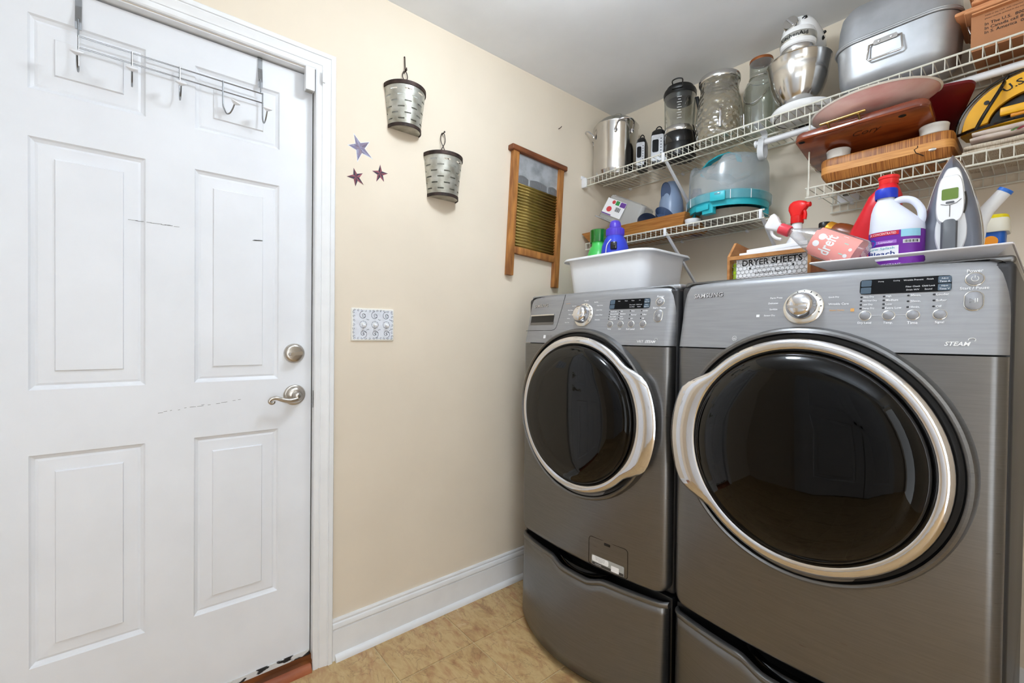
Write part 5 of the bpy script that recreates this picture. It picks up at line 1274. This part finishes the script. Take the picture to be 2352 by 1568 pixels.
# ------------------------------------------------------------------ on the dryer
DZ = 1.3405
def dryer_top():
    pine = mat('light_pine', (190, 134, 78), .55, rgb2=(160, 104, 54), nscale=8, nstretch=(3, 3, 8)); paper = mat('white_card', (238, 238, 240), .6)
    x0, x1, y0, y1 = .950, 1.190, -.655, -.470
    t = thing('dryer_sheet_crate', 'small wooden crate with a chicken wire front lettered for dryer sheets', 'crate', ((x0+x1)/2, -.56, DZ))
    for x in (x0, x1-.008):
        MB().prism([(y0, 0), (y1, 0), (y1, .140), (-.600, .150), (-.606, .150), (y0, .098)], 0, .008, lambda a, b, h: (x+h, a, DZ+b)).build('end_board', pine, t, smooth=False)
    MB().bb((x0+.008, y0, DZ+.086), (x1-.008, y0+.009, DZ+.098)).build('front_rail', pine, t, smooth=False)
    MB().bb((x0+.008, y0, DZ), (x1-.008, y0+.009, DZ+.012)).build('bottom_rail', pine, t, smooth=False)
    MB().bb((x0+.008, y1-.008, DZ), (x1-.008, y1, DZ+.12)).build('back_board', pine, t, smooth=False)
    MB().bb((x0+.008, y0+.009, DZ), (x1-.008, y1-.008, DZ+.006)).build('floor_board', pine, t, smooth=False)
    wire = mat('grey_wire', (150, 152, 154), .4, .5)
    mb = MB(); s_ = .0075; hx = s_*math.sqrt(3); yy = y0+.0115
    for r in range(-1, 8):
        for c in range(-1, 18):
            cx = x0+.012+c*hx+(hx/2 if r % 2 else 0); cz = DZ+.012+r*1.5*s_
            P_ = [(cx+s_*math.sin(rad(60*k)), cz+s_*math.cos(rad(60*k))) for k in range(6)]
            for k in (0, 1, 5):
                a, b = P_[k], P_[(k+1) % 6] if k != 5 else P_[0]
                if k == 5: a, b = P_[5], P_[0]
                if all(x0+.009 < q[0] < x1-.009 and DZ+.010 < q[1] < DZ+.088 for q in (a, b)):
                    mb.tube([(a[0], yy, a[1]), (b[0], yy, b[1])], .00055, 4)
    mb.build('chicken_wire', wire, t, smooth=False)
    t2 = thing('dryer_sheet_box', 'white lettered card box inside the wooden crate', 'box', (1.07, -.57, DZ+.007))
    bx0 = x0+.030
    MB().rbox(((bx0+x1-.012)/2, -.585, DZ+.058), (x1-.012-bx0, .105, .10), .002, 2).build('card_box', paper, t2)
    f = MB().bb((bx0-.006, y0+.0128, DZ+.007), (x1-.009, y0+.0140, DZ+.094)).build('front_card', paper, t2, smooth=False)
    fy = y0+.0124
    cxm = (bx0+x1)/2-.006
    text('DRYER SHEETS', lambda a, b: (cxm+a, fy, DZ+.0735+b), ink, f, width=.172, height=.0195, bold=.025)
    text('LAUNDRY ROOM', lambda a, b: (cxm+a, fy, DZ+.0395+b), ink, f, width=.090, height=.0085)
    mb = MB(); mb.bb((cxm-.052, fy-.0002, DZ+.0542), (cxm+.052, fy+.0004, DZ+.0552))
    for sx in (-.062, .062): mb.add([(cxm+sx+a, fy-.0002, DZ+.0547+b) for a, b in ((-.0035, 0), (0, -.005), (.0035, 0), (0, .005))], [(0, 1, 2, 3)])
    mb.build('ornament_line', ink, f, smooth=False)
    lime = mat('lime_packet', (176, 214, 40), .45, noise=.2, nscale=40)
    t3 = thing('lime_packet', 'lime green packet squeezed into the left end of the wooden crate', 'packet', (x0+.016, -.58, DZ+.007))
    MB().rbox((x0+.0155, -.585, DZ+.044), (.012, .10, .07), .004, 2).build('packet_body', lime, t3)
    t4 = thing('white_lid_box', 'flat white box lying on top of the crate contents', 'box', (1.09, -.55, DZ+.10))
    MB(Tr(1.083, -.575, DZ+.117) @ Ry(-2)).rbox((0, 0, 0), (.175, .09, .012), .002, 2).build('box_shell', paper, t4)
    # long white tray with a hand slot
    traym = mat('glossy_white_tray', (232, 232, 238), .3, noise=.01)
    bx0, bx1, by0, by1 = 1.283, 1.562, -.812, -.30; tx0, tx1, ty0, ty1 = 1.246, 1.590, -.852, -.262; h = .0215
    t = thing('plastic_tray', 'long white tray with a flared rim and hand slot on the dryer', 'tray', (1.42, -.56, DZ))
    MB().bb((bx0, by0, DZ), (bx1, by1, DZ+.003)).build('tray_floor', traym, t, smooth=False)
    def fl(u, v, s=0):       # front wall: u along x, v up
        xa = bx0+(tx0-bx0)*v; xb = bx1+(tx1-bx1)*v
        return V((xa+(xb-xa)*u, by0+(ty0-by0)*v+s, DZ+h*v))
    mb = MB(); US = [0, .36, .365, .375, .39, .60, .615, .625, .63, 1]; VS = [0, .22, .30, .68, .76, 1]
    def hole(u, v): return .36 < u < .63 and .22 < v < .76 and not ((u < .365 or u > .625) and (v < .30 or v > .68))
    for i in range(len(US)-1):
        for j in range(len(VS)-1):
            if hole((US[i]+US[i+1])/2, (VS[j]+VS[j+1])/2): continue
            mb.add([fl(US[i], VS[j]), fl(US[i+1], VS[j]), fl(US[i+1], VS[j+1]), fl(US[i], VS[j+1])], [(0, 1, 2, 3)])
    o = mb.build('front_wall', traym, t, smooth=False)
    B4 = [(bx0, by0), (bx1, by0), (bx1, by1), (bx0, by1)]; T4 = [(tx0, ty0), (tx1, ty0), (tx1, ty1), (tx0, ty1)]
    for i, nm in ((1, 'side_wall'), (2, 'back_wall'), (3, 'side_wall')):
        j = (i+1) % 4; MB().add([(*B4[i], DZ), (*B4[j], DZ), (*T4[j], DZ+h), (*T4[i], DZ+h)], [(0, 1, 2, 3)]).build(nm, traym, t, smooth=False)
    MB().tube([(*p, DZ+h) for p in rrect(tx1-tx0, ty1-ty0, .006, 2, (tx0+tx1)/2, (ty0+ty1)/2)], .0022, 6, closed=True).build('rim', traym, t)
    ti = DZ+.0035
    # bleach jug
    x, y = 1.382, -.662
    jug = mat('milk_white_plastic', (226, 230, 244), .4, noise=.01); vio = mat('purple_label', (112, 34, 150), .4, noise=.06, nscale=25); bcap = mat('blue_cap', (30, 56, 190), .35, noise=.04)
    t = thing('bleach_jug', 'white jug with a blue cap and purple label standing in the white tray', 'jug', (x, y, ti))
    JZ = .9
    W, D = .110, .085
    def ell(w_, d_, z, ox=0., oy=0., n=40, p=2.6):
        o = []
        for k in range(n):
            a = 2*PI*k/n; c, s_ = math.cos(a), math.sin(a)
            o.append(V((x+ox+w_/2*math.copysign(abs(c)**(2/p), c), y+oy+d_/2*math.copysign(abs(s_)**(2/p), s_), ti+z*JZ)))
        return o
    MB().loft([ell(W*.92, D*.9, 0), ell(W, D, .008), ell(W, D, .118), ell(W*.98, D*.96, .132), ell(W*.86, D*.88, .150, -.006), ell(W*.68, D*.78, .172, -.014), ell(W*.5, D*.62, .190, -.020), ell(.042, .040, .202, -.022), ell(.036, .036, .208, -.022), ell(.036, .036, .214, -.022)]).build('body', jug, t)
    MB().tube(crom([(x-.008, y-.004, ti+.198*JZ), (x+.012, y-.006, ti+.203*JZ), (x+.032, y-.006, ti+.194*JZ), (x+.046, y-.006, ti+.170*JZ), (x+.049, y-.006, ti+.146*JZ), (x+.045, y-.005, ti+.126*JZ)], 5), [.0085]*26, 10).build('handle', jug, t)
    MB(Tr(x-.022, y, ti+.212*JZ)).lathe([(.0225, 0), (.0235, .003), (.0235, .022), (.022, .025), (0, .0255)], 32).build('cap', bcap, t)
    lb = MB().loft([ell(W+.0012, D+.0012, .012), ell(W+.0012, D+.0012, .112)], False, False).build('label', vio, t)
    def ew(a, b, o=.0016):           # print wrapped on the front of the jug
        u = max(-.98, min(.98, a/(W/2))); dy = D/2*(1-abs(u)**2.6)**(1/2.6)
        return V((x+a, y-dy-o, ti+b*JZ))
    def wp(a0, a1, b0, b1, m, nm, o=.0012, par=lb, n=10):
        mb = MB(); mb.add([ew(a0+(a1-a0)*k/n, q, o) for k in range(n+1) for q in (b0, b1)], [(2*k, 2*k+2, 2*k+3, 2*k+1) for k in range(n)]); return mb.build(nm, m, par, smooth=False)
    redm = mat('red_label', (206, 32, 52), .4); sky = mat('sky_print', (150, 206, 226), .4); navy = mat('navy_print', (28, 52, 128), .4); dblue = mat('blue_roundel', (24, 96, 186), .4); lilac = mat('lilac_print', (166, 110, 200), .4); tealp = mat('teal_print', (34, 160, 176), .4)
    wp(-.053, .012, .100, .111, redm, 'red_strip'); text('3X CONCENTRATED', lambda a, b: ew(-.021+a, .1055+b, .0019), whiteink, lb, width=.056, height=.0062)
    wp(-.053, .012, .030, .070, paper, 'white_panel', .0013); wp(-.034, .008, .077, .086, lilac, 'lilac_flag', .0016); text('Lavender', lambda a, b: ew(-.013+a, .0815+b, .0019), whiteink, lb, height=.0055)
    mb = MB(); mb.add([ew(-.044+.011*math.cos(k*PI/10), .082+.011*math.sin(k*PI/10), .0016) for k in range(20)], [tuple(range(20))]); mb.build('blue_roundel', dblue, lb, smooth=False)
    text('Low Splash', lambda a, b: ew(-.022+a, .0635+b, .0020), tealp, lb, width=.052, height=.0085); text('Bleach', lambda a, b: ew(-.022+a, .0495+b, .0021), navy, lb, width=.054, height=.013, bold=.012)
    wp(.016, .050, .092, .112, sky, 'sky_patch', .0014); wp(.020, .049, .074, .084, paper, 'barcode_panel', .0014)
    mb = MB()
    for k in range(13): a = .022+.002*k; mb.add([ew(a, .0755, .0018), ew(a+.0006+.0005*(k % 3), .0755, .0018), ew(a+.0006+.0005*(k % 3), .0825, .0018), ew(a, .0825, .0018)], [(0, 1, 2, 3)])
    mb.build('barcode', ink, lb, smooth=False)
    wp(-.04, .045, .010, .024, vio, 'lower_label', .0016); text('DISINFECTANT', lambda a, b: ew(-.012+a, .0175+b, .0022), whiteink, lb, height=.006)
    # tall red jug behind
    redp = mat('red_plastic', (214, 14, 34), .32, noise=.03)
    x2, y2 = 1.318, -.560
    t = thing('red_jug', 'tall slanted red jug behind the white bleach jug', 'jug', (x2, y2, ti))
    def e2(xa, xb, d_, z, n=32, p=3.0):
        o = []; cx = (xa+xb)/2; w_ = xb-xa
        for k in range(n):
            a = 2*PI*k/n; c, s_ = math.cos(a), math.sin(a); o.append(V((cx+w_/2*math.copysign(abs(c)**(2/p), c), y2+d_/2*math.copysign(abs(s_)**(2/p), s_), ti+z)))
        return o
    MB().loft([e2(1.246, 1.372, .08, 0), e2(1.242, 1.374, .084, .01), e2(1.246, 1.374, .084, .09), e2(1.264, 1.374, .08, .14), e2(1.290, 1.374, .074, .195), e2(1.303, 1.374, .068, .225), e2(1.322, 1.368, .05, .246), e2(1.327, 1.364, .04, .254)]).build('body', redp, t)
    redc = mat('bright_red_cap', (236, 44, 44), .35)
    MB(Tr(1.3455, y2, ti+.254)).lathe([(.0205, 0), (.0215, .002), (.0215, .014), (.0235, .016), (.0235, .022), (.021, .024), (0, .0245)], 32).build('cap', redc, t)
    gl = mat('green_label', (70, 150, 50), .5); MB().prism([(1.2475, .055), (1.272, .055), (1.262, .085), (1.253, .098), (1.2475, .09)], -.0432, -.0424, lambda a, b, q: (a, y2+q, ti+b)).build('green_label', gl, t, smooth=False)
    # steam iron standing on its heel
    ix, iy = 1.478, -.690
    grey = mat('slate_grey_plastic', (112, 116, 128), .3, noise=.04); dgrey = mat('handle_grey', (92, 94, 98), .4, noise=.04); sole = mat('champagne_sole', (206, 200, 190), .25, .6); wht = mat('warm_white_plastic', (238, 238, 238), .3); lcd = mat('green_lcd', (104, 130, 58), .2, noise=.06)
    t = thing('steam_iron', 'grey and white steam iron standing upright on its heel in the white tray', 'iron', (ix, iy, ti))
    Hh = .282
    def tear(k, n=26):
        o = []
        for i in range(n+1):
            v = i/n; hw_ = .0590*(1-v**2.3)**.70*(0.94+.06*math.sin(PI*min(1, v*1.6))) if v < 1 else 0
            o.append((hw_, v))
        return [(max(0, a-k), .004+b*(Hh-.004-k)) for a, b in o]+[(-max(0, a-k), .004+b*(Hh-.004-k)) for a, b in reversed(o[:-1])]
    lean = lambda a, b, q: V((ix+a+max(0, .05-q)*.13, iy+q+b*.06, ti+b))
    MB().loft([[lean(a, b, q) for a, b in tear(k)] for q, k in ((.055, .002), (.062, 0), (.068, .001))]).build('sole_plate', sole, t)
    MB().loft([[lean(a, b, q) for a, b in tear(k)] for q, k in ((.055, .003), (.042, .004), (.03, .008), (.022, .014), (.018, .022))]).build('grey_body', grey, t)
    def blob(pts, q0, q1, bev, nm, m, par): 
        cx_ = sum(p[0] for p in pts)/len(pts); cz_ = sum(p[1] for p in pts)/len(pts)
        S_ = lambda k: [(cx_+(a-cx_)*k, cz_+(b-cz_)*k) for a, b in pts]
        return MB().loft([[lean(a, b, q) for a, b in S_(k)] for q, k in ((q0, 1), (q1+bev, 1), (q1, 1-bev*10))]).build(nm, m, par)
    hs_ = [(0, .240), (.009, .238), (.016, .222), (.0215, .190), (.0235, .16), (.0225, .134), (.0275, .098), (.027, .068), (.021, .044), (.016, .038)]
    prof = [(p.x, p.y) for p in crom([(a, b, 0) for a, b in hs_], 4)]
    wh = blob(prof+[(-a, b) for a, b in reversed(prof[1:])], .03, .012, .005, 'white_housing', wht, t)
    cs = [(0, .218), (.013, .216), (.020, .200), (.0235, .165), (.024, .135), (.020, .112), (.010, .103), (0, .101)]
    prof = [(p.x-.003, p.y) for p in crom([(a, b, 0) for a, b in cs], 4)]
    cn = blob(prof+[(-a-.006, b) for a, b in reversed(prof[1:-1])], .014, -.006, .006, 'control_nose', wht, t)
    MB().loft([[lean(-.003+a, b, q) for a, b in rrect(.029, .110, .008, 4, 0, .062)] for q in (.022, -.002)]+[[lean(-.003+a, b, q) for a, b in rrect(.022, .10, .008, 4, 0, .062)] for q in (-.0065,)]).build('handle', dgrey, t)
    MB().prism(rrect(.0285, .026, .003, 4, -.0035, .172), -.0045, -.0072, lean).build('lcd_screen', lcd, cn, smooth=False)
    MB().prism(rrect(.015, .005, .002, 3, -.003, .152), -.0045, -.0072, lean).build('mode_key', dgrey, cn, smooth=False)
    mb = MB(); mb.tube([lean(-.003, .146, -.0066), lean(-.003, .118, -.0066)], .0006, 4); mb.tube([lean(-.019, .150, -.0062), lean(-.010, .1465, -.0066), lean(-.003, .146, -.0066), lean(.008, .149, -.0066), lean(.016, .157, -.0062)], .0006, 4); mb.build('key_gap', bezel, cn)
    for sg in (-1, 1): MB().tube(crom([lean(sg*.022+.001, .176, .0115), lean(sg*.0245+.001, .156, .011), lean(sg*.0235+.001, .138, .0115), lean(sg*.0205+.001, .126, .0115)], 4), .0018, 6).build('side_slot', bezel, wh)
    MB().rbox((ix, iy+.035, ti+.003), (.10, .07, .006), .003, 2).build('heel', dgrey, t)
    # brush-like wand behind the iron
    t = thing('white_wand', 'white cylinder handle with a blue tip poking out from behind the iron', 'handle', (1.52, -.545, ti))
    MB().tube([(1.512, -.545, ti+.004), (1.522, -.545, ti+.115), (1.532, -.54, ti+.150), (1.562, -.54, ti+.190)], [.012, .013, .015, .014], 16).build('wand_body', wht, t)
    MB().tube([(1.5605, -.54, ti+.188), (1.5650, -.54, ti+.194)], .0148, 16).build('blue_tip', mat('bright_blue', (40, 110, 206), .4), t)
    t = thing('powder_tub', 'blue tub with a white and yellow lid behind the iron', 'tub', (1.532, -.46, ti))
    btub = mat('blue_print_tub', (20, 92, 184), .35, rgb2=(60, 140, 214), nscale=40, ramp=(.55, .7)); yl = mat('yellow_lid_top', (240, 220, 20), .4); crm = mat('cream_lid', (236, 232, 214), .4)
    M = Tr(1.528, -.440, ti)
    MB(M).loft([[V((a, b, z)) for a, b in rrect(w_, w_, .014, 5)] for w_, z in ((.058, 0), (.062, .004), (.069, .112))]).build('tub_body', btub, t)
    l_ = MB(M).loft([[V((a, b, z)) for a, b in rrect(w_, w_, .016, 5)] for w_, z in ((.080, .106), (.082, .108), (.080, .138), (.077, .141))]).build('lid', crm, t)
    MB(M).loft([[V((a, b, z)) for a, b in rrect(w_, w_, .016, 5)] for w_, z in ((.077, .1405), (.0775, .147), (.072, .150))]).build('lid_top', yl, l_)
    MB(M).prism([(.020*math.cos(k*PI/8), .020*math.sin(k*PI/8)) for k in range(16)], -.0352, -.0358, lambda a, b, q: (.008+a*.7, q-.001, .082+b*.7)).build('orange_print', mat('orange_print', (240, 150, 30), .4), t, smooth=False)
    # clear spray bottle lying slanted against the tray
    clearp = glassy('clear_pet', (236, 236, 236), refl=.10, rough=.06, body=(226, 220, 220), bodyfac=.16)
    pk = mat('pink_label', (238, 158, 150), .45, noise=.02); mint = mat('mint_print', (170, 214, 200), .45)
    P0 = V((1.160, -.742, DZ+.134)); P1 = V((1.340, -.742, DZ+.034)); ax = (P1-P0); Lh = ax.length; ang = math.degrees(math.atan2(ax.z, ax.x))
    # local z runs from the neck towards the base
    Q = Matrix.Translation(P0) @ Ry(90-ang)
    t = thing('spray_bottle', 'clear spray bottle with a pink label lying slanted over the tray edge', 'spray bottle', (1.24, -.70, DZ+.05))
    b = MB(Q).lathe([(.012, 0), (.0125, .012), (.015, .020), (.025, .045), (.036, .075), (.0415, .1), (.0415, .188), (.038, .195), (0, .197)], 40, sy=.72).build('body', clearp, t)
    lbm = MB(Q)
    def lw(a, s_): return V((.0421*math.cos(a), .0421*.72*math.sin(a), s_))
    n = 16; a0, a1 = rad(-150), rad(-28)
    lbm.add([lw(a0+(a1-a0)*k/n, q) for k in range(n+1) for q in (.074 if 2 < k < n-2 else .080, .180)], [(2*k, 2*k+2, 2*k+3, 2*k+1) for k in range(n)])
    lbl = lbm.build('label', pk, t)
    def dw(u, v): return Q @ V((.0424*math.cos(rad(-90)+u/.0424), .0424*.72*math.sin(rad(-90)+u/.0424)-.0003, v))
    text('dreft', lambda a, b: dw(-a*1.25, .116-b*1.2), whiteink, lbl, width=.045, height=.024, bold=.02)
    mb = MB(); mb.add([dw(a, q) for a, q in ((-.036, .138), (.036, .138), (.036, .150), (-.036, .150))], [(0, 1, 2, 3)]); mb.build('white_band', paper, lbl, smooth=False)
    mb = MB(); mb.add([dw(a, q) for a, q in ((-.018, .150), (.012, .150), (.012, .160), (-.018, .160))], [(0, 1, 2, 3)]); mb.build('mint_patch', mint, lbl, smooth=False)
    for cu, cv, r in ((.006, .090, .008), (-.015, .096, .009), (.012, .166, .005), (-.006, .170, .004)):
        MB().add([dw(cu+r*math.cos(k*PI/7), cv+r*math.sin(k*PI/7)) for k in range(14)], [tuple(range(14))]).build('white_print', paper, lbl, smooth=False)
    rc = mat('coral_red', (222, 70, 84), .35)
    c = MB(Q).lathe([(.0150, -.024), (.0155, -.022), (.0155, .002), (.0145, .004), (0, .004)], 28).build('collar', rc, t)
    wc = mat('translucent_white', (236, 236, 240), .35)
    MB(Q).loft([[V((a+ox, b, z)) for a, b in rrect(w_, d_, .006, 4)] for z, w_, d_, ox in ((-.024, .022, .02, 0), (-.032, .026, .022, -.002), (-.046, .040, .024, -.006), (-.058, .046, .022, -.008), (-.064, .036, .016, -.008))]).build('trigger_head', wc, t)
    MB(Q).tube(crom([(.008, 0, -.046), (.022, 0, -.036), (.028, 0, -.02), (.026, 0, -.006)], 4), .0045, 8).build('trigger', wc, t)
    # white spray bottle with a red trigger behind it
    x, y = 1.080, -.430
    t = thing('spray_bottle', 'white spray bottle with a red trigger head behind the crate', 'spray bottle', (x, y, DZ))
    M = Tr(x, y, DZ)
    MB(M).lathe([(0, 0), (.038, 0), (.041, .006), (.041, .12), (.036, .15), (.022, .175), (.0155, .19), (.0155, .228), (0, .228)], 36).build('body', whitep, t)
    rt = mat('trigger_red', (222, 24, 24), .32)
    MB(M).lathe([(.0185, .222), (.0195, .225), (.0195, .246), (.016, .250), (0, .250)], 28).build('collar', rt, t)
    h = M @ Rz(-12)
    MB(h).loft([[V((ox+a*w_, b*d_, z)) for a, b in rrect(1, 1, .35, 4)] for z, w_, d_, ox in ((.244, .034, .03, .0), (.258, .042, .03, .0), (.270, .060, .028, .003), (.282, .064, .026, .005), (.292, .050, .022, .002), (.298, .026, .014, -.002))]).build('trigger_head', rt, t)
    MB(h).tube([(.028, 0, .279), (.042, 0, .278)], [.009, .008], 12).build('nozzle', rt, t)
    MB(h).tube(crom([(.02, 0, .268), (.026, 0, .25), (.024, 0, .232)], 4), .006, 8).build('trigger', rt, t)
    # clear bottle with a black cap and an amber jar tipped on its side
    x, y = 1.158, -.420; M = Tr(x, y, DZ)
    t = thing('clear_bottle', 'clear bottle with a black screw cap behind the pink label bottle', 'bottle', (x, y, DZ))
    MB(M).lathe([(0, 0), (.034, 0), (.036, .005), (.036, .14), (.03, .16), (.016, .175), (.015, .185)], 32).build('body', clearp, t)
    MB(M).lathe([(.0165, .183), (.0175, .186), (.0175, .210), (.0155, .213), (0, .213)], 28).build('cap', blackp, t)
    amb = mat('amber_plastic', (124, 58, 18), .25, noise=.08); gd = mat('gold_cap', (212, 150, 44), .25, .5)
    N_ = Tr(1.192, -.468, DZ+.172) @ Rz(-6) @ Ry(118)
    t = thing('amber_jar', 'amber jar with a gold lid tipped over behind the pink label bottle', 'jar', (1.23, -.5, DZ+.05))
    MB(N_).lathe([(.024, 0), (.030, .012), (.033, .03), (.033, .115), (.030, .12), (0, .121)], 32).build('body', amb, t)
    MB(N_).lathe([(.0255, .004), (.0265, .002), (.0265, -.014), (.024, -.017), (0, -.0175)], 32).build('lid', gd, t)
dryer_top()
